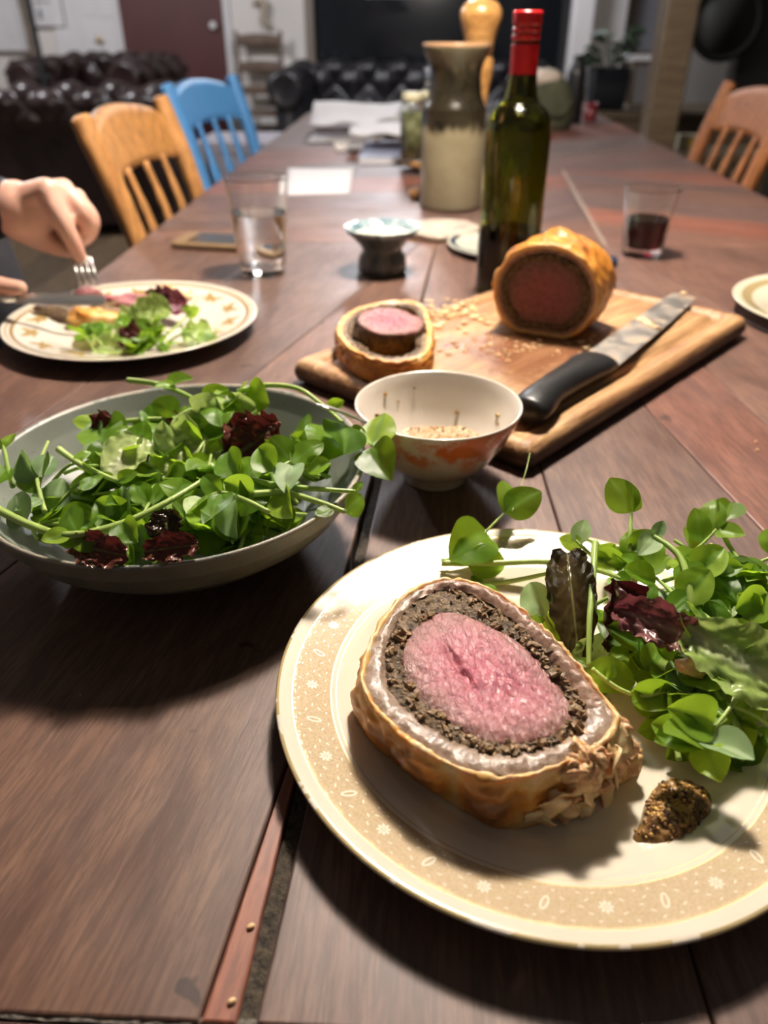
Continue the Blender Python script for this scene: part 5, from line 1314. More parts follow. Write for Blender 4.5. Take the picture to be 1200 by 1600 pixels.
part(nb, 'cover', box(-hw, hw, -hh, hh, .0136, .0155, .0006), mat_nb, False); part(nb, 'pages', box(-hw+.003, hw-.003, -hh+.003, hh-.003, .0022, .0134), mat_paper, False); part(nb, 'back_cover', box(-hw, hw, -hh, hh, .0002, .0020, .0006), mat_nb, False)
p = T(589, 222, .02)
tag(solo('red_token', lathe([(0, 0), (.008, 0), (.010, .006), (.008, .013), (0, .015)], 20), simple('red_plastic', (0.55, 0.07, 0.04), None, rough=0.4), T(589, 226, 0.006)), 'tiny red cap beside the paper pile', 'cap')
tag(solo('red_pencil', tube([T(842, 216, .004), T(866, 214, .004)], 0.004, 6), simple('red_paint', (0.45, 0.04, 0.05), None, rough=0.4), (0, 0, 0)), 'short red pencil on the table by the olive bag', 'pencil')
# right-hand plate at the frame edge
def mat_rim_plate(name, base, line, R, lines):
    q = N(name); tc = q.n('ShaderNodeTexCoord'); sep = q.n('ShaderNodeSeparateXYZ'); q.l(tc.outputs['Object'], sep.inputs[0])
    cx = q.n('ShaderNodeCombineXYZ'); q.l(sep.outputs[0], cx.inputs[0]); q.l(sep.outputs[1], cx.inputs[1])
    ln = q.n('ShaderNodeVectorMath', operation='LENGTH'); q.l(cx.outputs[0], ln.inputs[0]); r = ln.outputs['Value']
    m_ = None
    for a, b in lines:
        k = q.math('MULTIPLY', q.math('GREATER_THAN', r, a*R), q.math('LESS_THAN', r, b*R)); m_ = k if m_ is None else q.math('MAXIMUM', m_, k)
    m_ = q.math('MULTIPLY', m_, q.math('GREATER_THAN', sep.outputs[2], 0.0145))
    q.set(color=q.mix(m_, base, line), rough=0.14, coat=0.3); return q.m
rpc = T(1167, 480, .02)+Vector((0.130, 0.02, -0.02))
rp_ = thing('dinner_plate', 'dinner plate with beige band beyond the carving board corner', 'plate', (rpc.x, rpc.y, TZ))
part(rp_, 'plate_body', lathe(plate_profile(), 128), mat_rim_plate('beige_band_plate', (0.66, 0.60, 0.46), (0.36, 0.28, 0.14), 0.132, ((.83, .92),)))

# ------------------------------------------------------------------ the other diner's plate
LPC = Vector((-0.312, 0.822, TZ)); LR = 0.136
lp = thing('dinner_plate', 'half-eaten dinner plate with brown rim line and leaf print', 'plate', LPC)
lpb = part(lp, 'plate_body', lathe(plate_profile(R=LR), 160), mat_rim_plate('brown_line_plate', (0.68, 0.63, 0.54), (0.30, 0.19, 0.08), LR, ((.905, .935), (.955, .965))))
V, F = [], []
mat_leafprint = simple('brown_print', (0.28, 0.18, 0.055), (0.40, 0.28, 0.11), 60, 0.25)
for i in range(14):
    a = 2*PI*i/14
    for (t, s, rx, ry, ro) in ((0, 0, .0105, .0050, .3), (.008, .004, .008, .0032, 1.0), (-.009, .003, .008, .0032, -.8), (.010, -.003, .005, .0018, .1), (-.011, -.004, .005, .0018, .5), (0, -.006, .005, .002, .2)):
        add_pts = oval(t, s, rx, ry, ro, 9); n0 = len(V)
        for (tt, ss) in add_pts:
            rr = 0.107+ss; aa = a+tt/rr; V.append((rr*math.cos(aa), rr*math.sin(aa), rim_z(rr*0.132/LR)+0.0003))
        F.append(tuple(range(n0, n0+9)))
part(lpb, 'rim_print', (V, F), mat_leafprint)
def chunk(name, label, px, py, h, s, mat, seed, cat, edge=False, rz=0):
    p = T(px, py, h); o = solo(name, blob(s[0], s[1], s[2], 0.22, 2.2, seed, 20, 14), mat, p); o.rotation_euler = (0.1, 0.1, rz)
    if edge: set_attr(o.data, 'edge', [0.3+0.5*random.random() for _ in o.data.vertices])
    if mat is mat_crust: set_attr(o.data, 'brown', [0.35+0.35*mn.noise(Vector(a.co)*90) for a in o.data.vertices])
    return tag(o, label, cat)
chunk('beef_piece', 'pink piece of beef behind the leaves on the half-eaten plate', 205, 474, .020, (.034, .014, .010), mat_beef, 1, 'meat', True, .2)
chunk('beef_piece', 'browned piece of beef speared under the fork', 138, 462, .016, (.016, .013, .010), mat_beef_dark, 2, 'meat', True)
chunk('pastry_piece', 'orange-brown pastry piece on the half-eaten plate', 150, 496, .016, (.030, .013, .010), mat_crust, 3, 'pastry', rz=.2)
chunk('pastry_piece', 'dark brown pastry end below the knife on the half-eaten plate', 92, 492, .013, (.032, .014, .010), mat_dux, 4, 'pastry', rz=-.1)
chunk('mushroom_piece', 'scrap of mushroom filling on the half-eaten plate', 168, 482, .018, (.022, .014, .010), mat_bits, 5, 'mushroom')
chunk('pastry_piece', 'small golden pastry piece behind the purple lettuce on the half-eaten plate', 262, 455, .016, (.011, .008, .007), mat_crust, 6, 'pastry')
chunk('pastry_piece', 'crumbled golden pastry beside the raised leaf on the half-eaten plate', 285, 462, .015, (.012, .009, .006), mat_flake, 7, 'pastry')
chunk('carrot_piece', 'orange carrot scrap on the bare rim of the half-eaten plate', 50, 514, .010, (.007, .004, .003), simple('carrot', (0.62, 0.20, 0.04), None, rough=0.4), 8, 'carrot')
for i, (b, t, mt, wd, lab) in enumerate((
        ((185, 525, .012), (240, 488, .034), mat_lettuce, .019, 'pale green lettuce leaf heaped on the half-eaten plate'),
        ((200, 500, .020), (265, 480, .036), mat_lettuce, .018, 'small pale lettuce leaf on top of the half-eaten salad'),
        ((235, 470, .016), (285, 480, .028), mat_purple, .018, 'purple lettuce leaf beside the pink beef on the half-eaten plate'),
        ((190, 545, .012), (240, 515, .026), mat_red, .017, 'blackish-purple lettuce leaf on top of the half-eaten salad'),
        ((150, 540, .010), (200, 548, .012), mat_lettuce, .016, 'pale lettuce leaf lying on the half-eaten plate rim by the salad bowl'),
        ((290, 535, .012), (335, 512, .016), mat_lettuce, .016, 'pale lettuce leaf under the raised pea leaf'),
        ((225, 462, .018), (262, 470, .026), mat_red, .012, 'brown lettuce scrap behind the half-eaten salad'))):
    leaf_thing('lettuce_leaf', lab, lettuce_mesh(60+i, mt, (H(*t)-H(*b)).length, wd, 1.0, 0.6), H(*b), H(*t), (0, -.6, 1))
rs = random.Random(5)
for i in range(9):
    px, py = rs.uniform(130, 310), rs.uniform(505, 540)
    random_shoot(rs, T(px, py, .016), rs.uniform(0, 6.28), rs.uniform(.03, .05), 'pea shoot left among the lettuce on the half-eaten plate', 'pea shoots on the half-eaten plate', 200+i, (.016, .022), (3, 5), zlim=lambda p: TZ+0.012)
hero('pea shoot with one leaf raised on the half-eaten plate', [(250, 530, .016), (275, 510, .020), (293, 492, .026), (310, 462, .034)],
     [(293, 495, .026, 312, 478, .036, CAMU), (300, 488, .028, 285, 480, .036, CAMU)], 0.0012, 50)
hero('pea shoot with bright leaves beside the orange-brown pastry piece', [(160, 540, .014), (150, 528, .020), (145, 515, .024), (150, 508, .026)],
     [(150, 515, .024, 118, 515, .028, CAMU), (150, 520, .024, 160, 500, .030, CAMU)], 0.0012, 51)
# table knife and fork
kf = thing('table_knife', 'silver table knife held level over the half-eaten plate', 'knife', T(60, 470, .05))
a, b = W(-40, 463, .80), W(12, 465, .80); 
hnd = W(22, 466, .805); tipk = W(165, 470, .80)
dirk = (tipk-hnd).normalized(); sk = Vector((dirk.y, -dirk.x, 0)).normalized()
L = []
for t, wv, th in ((0, .0035, .0012), (.04, .0055, .0012), (.5, .0062, .001), (.85, .006, .0008), (.97, .005, .0006), (1.0, .0015, .0004)):
    c = hnd.lerp(tipk, t); up_ = Vector((0, .62, .78)); L.append([c+up_*wv+sk*th*.3, c+up_*wv*.2+sk*th, c-up_*wv+sk*.0001, c-up_*wv-sk*.0001, c+up_*wv*.2-sk*th, c+up_*wv-sk*th*.3])
part(kf, 'blade', loft(L, True, True), mat_steel, False, world=True)
part(kf, 'handle', tube([hnd+dirk*.003, hnd-dirk*.02, hnd-dirk*.09], [.0035, .006, .007], 12), mat_steel, True, world=True)
fkr = thing('fork', 'silver fork pressed tines down into the beef', 'fork', W(135, 440, .875))
ft = W(138, 447, .872); fn = W(128, 408, .895); fh = W(75, 318, .93)
tn = []
across = (W(152, 430, .873)-W(112, 428, .873)).normalized()
for k in range(4):
    o_ = across*((k-1.5)*.0070)
    tn.append(tube(catmull([fn+o_*.95+Vector((0, 0, .0)), fn.lerp(ft, .4)+o_+Vector((0.004, -.008, .004)), fn.lerp(ft, .8)+o_+Vector((0.003, -.004, 0.0)), ft+o_*1.0], 6), [.0016]*13+[.0014, .0013, .0012, .001, .0008, .0006], 8))
part(fkr, 'tines', join(*tn), mat_steel, True, world=True)
part(fkr, 'neck', tube(catmull([fn-Vector((0, 0, .0))+(ft-fn)*.1, fn, fn.lerp(fh, .2), fn.lerp(fh, .5), fh], 5), [(.0125, .0015)]*3+[(.012, .0015)]*3+[(.008, .0018)]*3+[(.0045, .002)]*6+[(.004, .002)]*6, 12, flat=tuple(across)), mat_steel, True, world=True)

# ------------------------------------------------------------------ the diner on the left
def fuse(o, vox, sm=6):
    md = o.modifiers.new('fuse', 'REMESH'); md.mode = 'VOXEL'; md.voxel_size = vox; md.use_smooth_shade = True
    s = o.modifiers.new('soften', 'SMOOTH'); s.iterations = sm; s.factor = 0.5
    return o
def ell(c, rx, ry, rz, R=None):
    M_ = mv(*c) @ (R if R is not None else Matrix.Identity(4))
    return xform(blob(rx, ry, rz, 0.0, 1, 0, 18, 12), M_)
def seg(pts, rad, per=6, n_=12):
    path = catmull(pts, per); k = len(path); rr_ = np.interp(np.linspace(0, 1, k), np.linspace(0, 1, len(rad)), rad)
    return join(tube(path, list(rr_), n_), ell(path[0], rr_[0], rr_[0], rr_[0]), ell(path[-1], rr_[-1], rr_[-1], rr_[-1]))
mat_skin = wet('skin', [(0.3, (0.60, 0.335, 0.25)), (0.7, (0.70, 0.42, 0.32))], 40, (0.38, 0.5), 0.15, 0.0006, 0.15)
person = thing('person', 'seated diner in dark navy jacket and light blue jeans cutting meat', 'person', (-0.76, 0.90, 0.0))
B = []
wr = W(0, 322, .90)
B.append(seg([wr-Vector((.03, -.004, 0)), wr, W(25, 322, .90)], [.027, .026, .028]))
mcp = [W(72, 297, .893), W(98, 297, .912), W(118, 312, .928), W(128, 330, .944)]
for i_, p in enumerate(mcp):                                     # back of the hand
    B.append(seg([W(12, 325+i_*4, .90+.008*i_), p], [.022, .0135], 6))
B.append(ell(W(55, 330, .905), .030, .026, .022)); B.append(ell(W(45, 345, .90), .026, .022, .020))
B.append(seg([mcp[0], W(92, 338, .885), W(111, 373, .887), W(124, 401, .893)], [.0140, .0118, .0102, .0085]))
B.append(seg([mcp[1], W(132, 335, .905), W(134, 362, .91), W(120, 380, .912)], [.0120, .0108, .0098, .0080]))
B.append(seg([mcp[2], W(143, 342, .925), W(138, 368, .93), W(122, 378, .93)], [.0112, .0102, .0092, .0078]))
B.append(seg([mcp[3], W(143, 358, .945), W(132, 375, .945), W(118, 380, .945)], [.0098, .0088, .0080, .0070]))
B.append(seg([W(28, 345, .895), W(58, 366, .905), W(85, 382, .908), W(112, 392, .905)], [.022, .0180, .0130, .0090]))
# right hand round the knife handle
kh = hnd-dirk*.045
B.append(ell(kh-dirk*.035+Vector((0, .006, .012)), .040, .024, .020)); B.append(ell(kh-dirk*.05+Vector((0, -.012, .008)), .034, .018, .020))
for k in range(4):
    b_ = kh-dirk*(.022*k-.012)
    B.append(seg([b_+Vector((-.012, .018, .022)), b_+Vector((.004, -.008, .026)), b_+Vector((.006, -.026, .008)), b_+Vector((.0, -.020, -.012)), b_+Vector((-.002, -.002, -.014))], [.0112, .0102, .0092, .0085, .0075], 5, 10))
B.append(seg([kh-dirk*.05+Vector((0, .012, .018)), kh-dirk*.01+Vector((0, .016, .016)), hnd-dirk*.012+Vector((0, .004, .012)), hnd+dirk*.010+Vector((0, 0, .0115))], [.014, .0115, .0095, .0080], 5, 10))
wr2 = kh-dirk*.10+Vector((0, -.005, .01))
B.append(seg([kh-dirk*.05, wr2], [.026, .026]))
# upper body, head
elL, elR, shL, shR = Vector((-.69, 1.04, .80)), Vector((-.72, .66, .80)), Vector((-.72, 1.07, 1.13)), Vector((-.72, .73, 1.13))
B.append(seg([wr, wr.lerp(elL, .5), elL, shL], [.026, .034, .040, .052])); B.append(seg([wr2, wr2.lerp(elR, .5), elR, shR], [.026, .034, .040, .052]))
B.append(seg([(-.80, .90, .50), (-.78, .90, .75), (-.74, .90, 1.02), (-.72, .90, 1.14)], [.125, .115, .125, .08])); B.append(seg([shL, (-.72, .90, 1.15), shR], [.055, .06, .055]))
B.append(seg([(-.72, .90, 1.14), (-.69, .90, 1.24), (-.68, .90, 1.30)], [.055, .050, .055]))
B.append(ell((-.665, .90, 1.355), .092, .074, .112)); B.append(ell((-.63, .90, 1.305), .058, .055, .062)); B.append(seg([(-.585, .90, 1.375), (-.563, .90, 1.345)], [.010, .014]))
for s in (-1, 1):
    B.append(ell((-.675, .90+s*.075, 1.35), .022, .010, .032)); B.append(seg([(-.80, .90+s*.09, .52), (-.55, .90+s*.10, .55), (-.36, .90+s*.10, .52), (-.37, .90+s*.10, .28), (-.40, .90+s*.10, .08), (-.30, .90+s*.11, .05)], [.085, .075, .060, .048, .036, .035]))
body = part(person, 'body', join(*B), mat_skin, True, world=True); fuse(body, 0.0034, 5)
mat_navy_cloth = simple('navy_cloth', (0.010, 0.011, 0.016), (0.020, 0.021, 0.028), 40, 0.8, 0.3, 300, 0.001)
cuffL = wr+Vector((-.004, 0, 0))
J = [seg([cuffL, cuffL.lerp(elL, .12), wr.lerp(elL, .5), elL, shL], [.0335, .036, .046, .055, .068]), seg([wr2-dirk*.01, wr2.lerp(elR, .5), elR, shR], [.034, .046, .055, .068]),
     seg([(-.80, .90, .50), (-.77, .90, .75), (-.73, .90, 1.02), (-.72, .90, 1.13)], [.155, .148, .150, .09]), seg([shL, (-.72, .90, 1.14), shR], [.072, .075, .072]),
     seg([(-.70, .97, 1.0), (-.60, 1.0, .86), (-.55, .99, .72), (-.54, .97, .62)], [.06, .05, .04, .03])]
jk = part(person, 'jacket', join(*J), mat_navy_cloth, True, world=True); fuse(jk, 0.008, 6); jk['label'] = 'dark navy jacket'
mat_denim = simple('light_denim', (0.17, 0.22, 0.34), (0.23, 0.29, 0.42), 60, 0.8, 0.2, 400)
J = []
for s in (-1, 1): J.append(seg([(-.80, .90+s*.09, .52), (-.55, .90+s*.10, .56), (-.36, .90+s*.10, .53), (-.37, .90+s*.10, .28), (-.40, .90+s*.10, .12)], [.10, .088, .073, .060, .055]))
jn = part(person, 'jeans', join(*J), mat_denim, True, world=True); fuse(jn, 0.009, 5); jn['label'] = 'light blue jeans'
hr = part(person, 'hair', join(ell((-.685, .90, 1.385), .094, .080, .095), ell((-.735, .90, 1.34), .05, .07, .07)), simple('brown_hair', (0.035, 0.02, 0.012), None, rough=0.5, bump=0.5, bscale=200), True, world=True)
fc = [ell((-.588, .90+s*.030, 1.362), .008, .012, .006) for s in (-1, 1)]+[ell((-.575, .90, 1.318), .008, .022, .005)]
part(person, 'face_features', join(*fc), simple('dark_features', (0.10, 0.04, 0.035), None, rough=0.4), True, world=True)
for s in (-1, 1):
    sh = part(person, 'shoe', join(ell((-.33, .90+s*.105, .045), .12, .045, .043)), simple('black_leather_shoe', (0.012, 0.011, 0.010), None, rough=0.4), True, world=True)

# ------------------------------------------------------------------ chairs
def wood_chair(label, loc, rz, mat, name='wooden_chair', crest_h=0.108, spindles=3):
    c = thing(name, label, 'chair', loc, rz)
    # local: faces +y, back at -y
    def sf(k, z): return [(k*0.205*(1.0 if p[1] > 0 else .92)*p[0], k*0.20*p[1], z) for p in [(math.copysign(abs(math.cos(a))**.55, math.cos(a)), math.copysign(abs(math.sin(a))**.55, math.sin(a))) for a in np.linspace(0, 2*PI, 40, endpoint=False)]]
    part(c, 'seat', loft([sf(.93, .415), sf(1, .422), sf(1, .438), sf(.96, .447), sf(.6, .440)], True, True), mat)
    for sx in (-1, 1):
        part(c, 'leg', seg([(sx*.15, .14, .42), (sx*.17, .17, .22), (sx*.185, .19, 0.0)], [.018, .024, .015], 6, 14), mat)
        part(c, 'leg', seg([(sx*.14, -.14, .42), (sx*.155, -.17, .22), (sx*.17, -.20, 0.0)], [.018, .024, .015], 6, 14), mat)
        P = [(sx*.172, -.165, .435), (sx*.180, -.195, .60), (sx*.186, -.235, .78), (sx*.190, -.272, .895), (sx*.191, -.282, .925)]
        part(c, 'back_post', tube(catmull(P, 6), [(.018, .0155)]*7+[(.021, .0165)]*6+[(.023, .017)]*6+[(.0215, .016)]*4+[(.017, .013), (.009, .008)], 14, flat=(1, 0, 0)), mat)
    def crest(u, v_, th):
        x = (u-.5)*.372; k = abs(u-.5)*2; top = .925-(.012+.030*max(0, (k-.62)/.38)**1.4 if k > .62 else .012*(k/.62)**2); bot = .925-crest_h+.012*(1-k*k)
        z = bot+(top-bot)*v_; y = -.165-.117*((z-.435)/.49)**1.35-.022*(1-k*k)
        return (x, y+th, z)
    g0, g1 = grid(25, 7, lambda u, v_: crest(u, v_, .009)), grid(25, 7, lambda u, v_: crest(u, v_, -.009))
    edge = [i for i in range(25)]+[24+25*j for j in range(1, 7)]+[24+150-i for i in range(1, 25)]+[25*j for j in range(5, 0, -1)]
    n0 = len(g0[0]); F_ = list(g0[1])+[tuple(reversed([i+n0 for i in q])) for q in g1[1]]+[(edge[i], edge[i]+n0, edge[(i+1) % len(edge)]+n0, edge[(i+1) % len(edge)]) for i in range(len(edge))]
    part(c, 'crest_rail', (g0[0]+g1[0], F_), mat)
    for k in range(spindles):
        x = (k-(spindles-1)/2)*.090
        P = [(x*.9, -.165, .437), (x*.95, -.188, .56), (x, -.215, .68), (x, -.236, .76), (x*1.02, -.260, .835)]
        part(c, 'spindle', tube(catmull(P, 5), [(.008, .007)]*5+[(.013, .007)]*3+[(.018, .008)]*6+[(.012, .007)]*3+[(.0075, .0065)]*4, 12, flat=(1, 0, 0)), mat)
    for (a, b) in (((-.168, .168, .20), (.168, .168, .20)), ((-.17, .17, .15), (-.155, -.17, .15)), ((.17, .17, .15), (.155, -.17, .15)), ((-.155, -.175, .19), (.155, -.175, .19))):
        part(c, 'stretcher', tube([a, Vector(a).lerp(Vector(b), .5), b], [.010, .014, .010], 10), mat)
    return c
def mat_chairwood(name, d, l): return wood(name, d, l, gs=(9, 9, 1.2), rough=0.58, bump=0.08)
mat_pine = mat_chairwood('honey_pine', (0.36, 0.155, 0.040), (0.56, 0.28, 0.085))
mat_bluep = simple('sky_blue_paint', (0.065, 0.25, 0.56), (0.08, 0.29, 0.62), 8, 0.5, 0.05, 60)
mat_oak = mat_chairwood('reddish_oak', (0.21, 0.066, 0.015), (0.33, 0.125, 0.030))
wood_chair('honey-coloured wooden chair pushed in by the water glass side of the table', (-0.232, 1.475, 0), -PI/2-0.03, mat_pine)
wood_chair('sky blue painted wooden chair pushed in behind the honey-coloured one', (-0.285, 2.17, 0), -PI/2-0.20, mat_bluep)
wood_chair('orange-brown wooden chair on the window side of the table near the timber post', (0.478, 1.985, 0), PI/2+0.02, mat_oak)
wood_chair('honey-coloured wooden chair that the diner sits on', (-0.80, 0.90, 0), -PI/2, mat_pine)
# ladder-back chair against the far wall
lb = thing('ladderback_chair', 'worn brown ladder-back chair standing against the white wall', 'chair', (W(398, 110, 6.9).x, 6.95, 0), PI)
mat_old = mat_chairwood('old_brown_wood', (0.12, 0.075, 0.05), (0.21, 0.14, 0.10))
for sx in (-1, 1):
    part(lb, 'back_post', tube([(sx*.165, -.15, 0), (sx*.165, -.16, .45), (sx*.175, -.20, .80), (sx*.178, -.215, 1.0), (sx*.178, -.216, 1.01)], [.015, .017, .015, .014, .006], 10), mat_old)
    part(lb, 'leg', tube([(sx*.19, .18, 0), (sx*.19, .18, .46)], [.014, .017], 10), mat_old)
for z0, z1 in ((.90, .975), (.72, .79), (.56, .62)):
    def slat(u, v_): return ((u-.5)*.34, -.165-.05*((z0-.45)/.5)-.02*math.sin(PI*u), z0+(z1-z0)*v_+.012*math.sin(PI*u)*v_)
    solidify(part(lb, 'slat', grid(12, 4, slat), mat_old), .012)
part(lb, 'seat', box(-.20, .20, -.17, .20, .43, .46, .01), mat_old)
for z in (.15, .25): part(lb, 'stretcher', tube([(-.19, .18, z), (.19, .18, z)], .009, 8), mat_old)

# ------------------------------------------------------------------ button-backed leather sofas
def mat_leather_f(name, a, b):
    q = N(name); v = q.coord('Object'); nn = q.noise(v, 6, 4); n2 = q.noise(v, 260, 3)
    q.set(color=q.ramp(nn, [(0.3, a), (0.7, b)]), rough=q.ramp(nn, [(0.3, 0.26), (0.7, 0.40)]), spec=0.6); q.bump(n2, 0.12, 0.0008); return q.m
mat_leather = mat_leather_f('oxblood_leather', (0.014, 0.007, 0.007), (0.030, 0.013, 0.012))
mat_blackl = mat_leather_f('black_leather', (0.010, 0.009, 0.011), (0.020, 0.018, 0.021))
def tuft(a, b): return math.sqrt(abs(math.sin(PI*a)*math.sin(PI*b)))
def tufted(path, x0, x1, nu, pitch, depth, lo, hi, close=True, axis='x'):
    """sweep an upholstered profile (d, z) from x0 to x1 with diamond buttoning between arc fractions lo..hi"""
    pr = catmull([(0, d, z) for d, z in path], 7); k = len(pr)
    ln_ = [0]
    for i in range(1, k): ln_.append(ln_[-1]+(pr[i]-pr[i-1]).length)
    tot = ln_[-1]; loops = []
    for i in range(nu):
        x = x0+(x1-x0)*i/(nu-1); row = []
        for j, p in enumerate(pr):
            t = (pr[min(j+1, k-1)]-pr[max(j-1, 0)]); nrm = Vector((0, -t.z, t.y)).normalized()*-1
            s = ln_[j]/tot; m_ = max(0, min(1, (s-lo)/.04))*max(0, min(1, (hi-s)/.04))
            a = x/pitch+ln_[j]/(pitch*1.15); b = x/pitch-ln_[j]/(pitch*1.15)
            h = depth*(tuft(a, b)-.6)*m_
            q = p+nrm*h
            row.append((x, q.y, q.z) if axis == 'x' else (q.y, x, q.z))
        loops.append(row)
    return loft(loops, True, True, closed=False) if close else loft(loops, closed=False)
def chesterfield(label, loc, rz, Wd, mat, seats=2, hb=0.78):
    s = thing('leather_sofa', label, 'sofa', loc, rz); w2 = Wd/2; k = hb/0.78
    part(s, 'base', box(-w2+.10, w2-.10, -.38, .38, .07, .30, .02), mat)
    back = [(-.16, .28*k), (-.20, .45*k), (-.26, .60*k), (-.255, .69*k), (-.26, .75*k), (-.31, .785*k), (-.38, .775*k), (-.425, .72*k), (-.42, .64*k), (-.40, .56*k), (-.41, .30*k), (-.41, .07)]
    part(s, 'backrest', tufted(back, -w2+.06, w2-.06, int(Wd*50), .24, .060, .02, .62), mat)
    for sx in (-1, 1):
        arm = [(sx*(w2-.22), .28*k), (sx*(w2-.21), .45*k), (sx*(w2-.20), .60*k), (sx*(w2-.205), .68*k), (sx*(w2-.19), .735*k), (sx*(w2-.13), .76*k), (sx*(w2-.05), .745*k), (sx*(w2-.0), .69*k), (sx*(w2-.015), .61*k), (sx*(w2-.04), .55*k), (sx*(w2-.03), .30*k), (sx*(w2-.03), .07)]
        if sx > 0: ar = tufted(arm, -.40, .40, 50, .24, .05, .02, .60, axis='y')
        else: ar = tufted(arm, -.40, .40, 50, .24, -.05, .02, .60, axis='y')
        part(s, 'arm', ar, mat)
        part(s, 'arm_scroll', xform(lathe([(0, .0), (.10, .0), (.112, .008), (.108, .018), (.09, .022), (.075, .016), (0, .016)], 40), mv(sx*(w2-.105), .395, .655*k) @ rm('X', -PI/2)), mat)
        for sy in (-.34, .34): part(s, 'foot', move(lathe([(0, 0), (.02, 0), (.032, .02), (.034, .045), (.025, .07), (0, .07)], 16), (sx*(w2-.14), sy, 0)), mat_timber)
    wd = (Wd-.42)/seats
    for i in range(seats):
        x0 = -w2+.21+i*wd
        def cush(K, z): return [(x0+wd/2+K*(wd/2-.004)*p[0], .11+K*.29*p[1], z) for p in [(math.copysign(abs(math.cos(a))**.25, math.cos(a)), math.copysign(abs(math.sin(a))**.25, math.sin(a))) for a in np.linspace(0, 2*PI, 48, endpoint=False)]]
        part(s, 'seat_cushion', loft([cush(.94, .30), cush(1, .32), cush(1.0, .41), cush(.95, .44), cush(.6, .455)], True, True), mat)
    return s
chesterfield('black button-backed leather sofa below the dark window', (-0.02, 6.10, 0), PI, 1.95, mat_blackl, 3, 0.81)
chesterfield('oxblood button-backed leather sofa turned away, behind the honey-coloured chair', (-2.28, 4.95, 0), 0.10, 1.75, mat_leather, 2, 0.76)
chesterfield('oxblood button-backed leather armchair in front of the white door', (-2.33, 6.35, 0), PI*0.95, 0.98, mat_leather, 1, 0.86)

# ------------------------------------------------------------------ things on the walls and round the room
def framed(name, label, x0, x1, z0, z1, y, fmat, pmat, extra=(), fw=.025, cat='picture'):
    r = thing(name, label, cat, ((x0+x1)/2, y, z0)); w_, h_ = (x1-x0)/2, z1-z0
    part(r, 'print', box(-w_+fw, w_-fw, -.012, -.006, fw, h_-fw), pmat, False)
    for a in ((-w_, w_, 0, fw), (-w_, w_, h_-fw, h_), (-w_, -w_+fw, fw, h_-fw), (w_-fw, w_, fw, h_-fw)):
        part(r, 'frame_bar', box(a[0], a[1], -.03, -.001, a[2], a[3], .003), fmat, False)
    for (a, b, c_, d, mm) in extra: part(r, 'printed_shape', box(a, b, -.0135, -.0121, c_, d), mm, False)
    return r
mat_frame_b = simple('dark_frame', (0.10, 0.075, 0.055), None, rough=0.4)
mat_print = simple('pale_print', (0.60, 0.58, 0.58), (0.68, 0.66, 0.66), 4, 0.6)
mat_pink = simple('pink_print', (0.60, 0.32, 0.28), None, rough=0.6)
mat_grey = simple('grey_print', (0.16, 0.16, 0.18), None, rough=0.6)
a, b = W(0, 85, Yb-.02), W(38, 20, Yb-.02)
framed('framed_picture', 'large pale picture in a brown frame by the hanging strap', a.x-.35, b.x, a.z, 2.0, Yb-.001, mat_frame_b, mat_print)
a, b = W(52, 44, Yb-.02), W(101, 20, Yb-.02)
framed('framed_picture', 'small print with pink and grey shapes beside the white door', a.x, b.x, a.z, a.z+.55, Yb-.001, mat_frame_b, mat_print,
       [(-.06, .05, .22, .36, mat_pink), (.0, .09, .17, .185, mat_grey), (-.09, -.02, .17, .185, mat_grey), (-.08, -.05, .06, .13, mat_grey)], fw=.014)
p = W(37, 60, 7.1)
tag(solo('hanging_strap', tube(catmull([(p.x-.06, 7.22, 2.0), (p.x-.03, 7.20, 1.6), (p.x+.01, 7.2, 1.1), (p.x+.02, 7.2, W(37, 105, 7.2).z)], 8), [(.035, .012)]*25, 10, flat=(1, 0, 0)), simple('brown_cloth', (0.16, 0.12, 0.09), (0.22, 0.17, 0.13), 10, 0.8), (0, 0, 0)), 'brown cloth strap hanging on the wall between two pictures', 'strap')
fl_ = thing('metal_stand', 'thin black metal stand rising just behind the oxblood sofa', 'stand', (W(68, 118, 5.6).x, 5.6, 0))
tt = W(43, 0, 5.6)-fl_.location
part(fl_, 'pole', tube([(0, 0, .02), (0, 0, W(68, 118, 5.6).z), (tt.x*.45, 0, W(55, 50, 5.6).z), (tt.x, 0, tt.z), (tt.x*1.5, 0, tt.z+.3)], [.019, .019, .020, .022, .022], 10), mat_black)
part(fl_, 'cross_bar', tube([(-.06, 0, W(68, 120, 5.6).z), (.05, 0, W(68, 120, 5.6).z)], .010, 8), mat_black)
part(fl_, 'foot', lathe([(0, 0), (.12, 0), (.12, .012), (.02, .025), (0, .025)], 24), mat_black)
p = W(410, 22, Yb-.03)
orn = thing('wall_ornament', 'beige curved ornament hanging on the white wall above the ladder-back chair', 'ornament', (p.x, Yb-.03, p.z))
mat_bone = simple('bone', (0.33, 0.27, 0.20), (0.44, 0.37, 0.29), 12, 0.6)
part(orn, 'curved_body', tube(catmull([(-.06, 0, .07), (-.02, -.02, .085), (.03, -.02, .07), (.02, -.02, .02), (.01, -.02, -.03), (.03, -.02, -.07), (.06, 0, -.09)], 6), [.02+.012*math.sin(PI*i/36) for i in range(37)], 12), mat_bone)
part(orn, 'hook', tube([(0, .03, .08), (0, 0, .08)], .006, 8), mat_brass)
# hanging white shade at the far window
p = W(605, -4, 6.6)
ls = thing('lampshade', 'wide white hanging lampshade in front of the dark window', 'lamp', (p.x, 6.6, p.z))
part(ls, 'shade', lathe([(.17, 0), (.165, .01), (.12, .05), (.05, .08), (.02, .085), (.02, .08), (.05, .075), (.115, .045), (.16, .006)], 40), mat_white_paint)
part(ls, 'cord', tube([(0, 0, .08), (0, 0, 1.3)], .004, 6), mat_black)
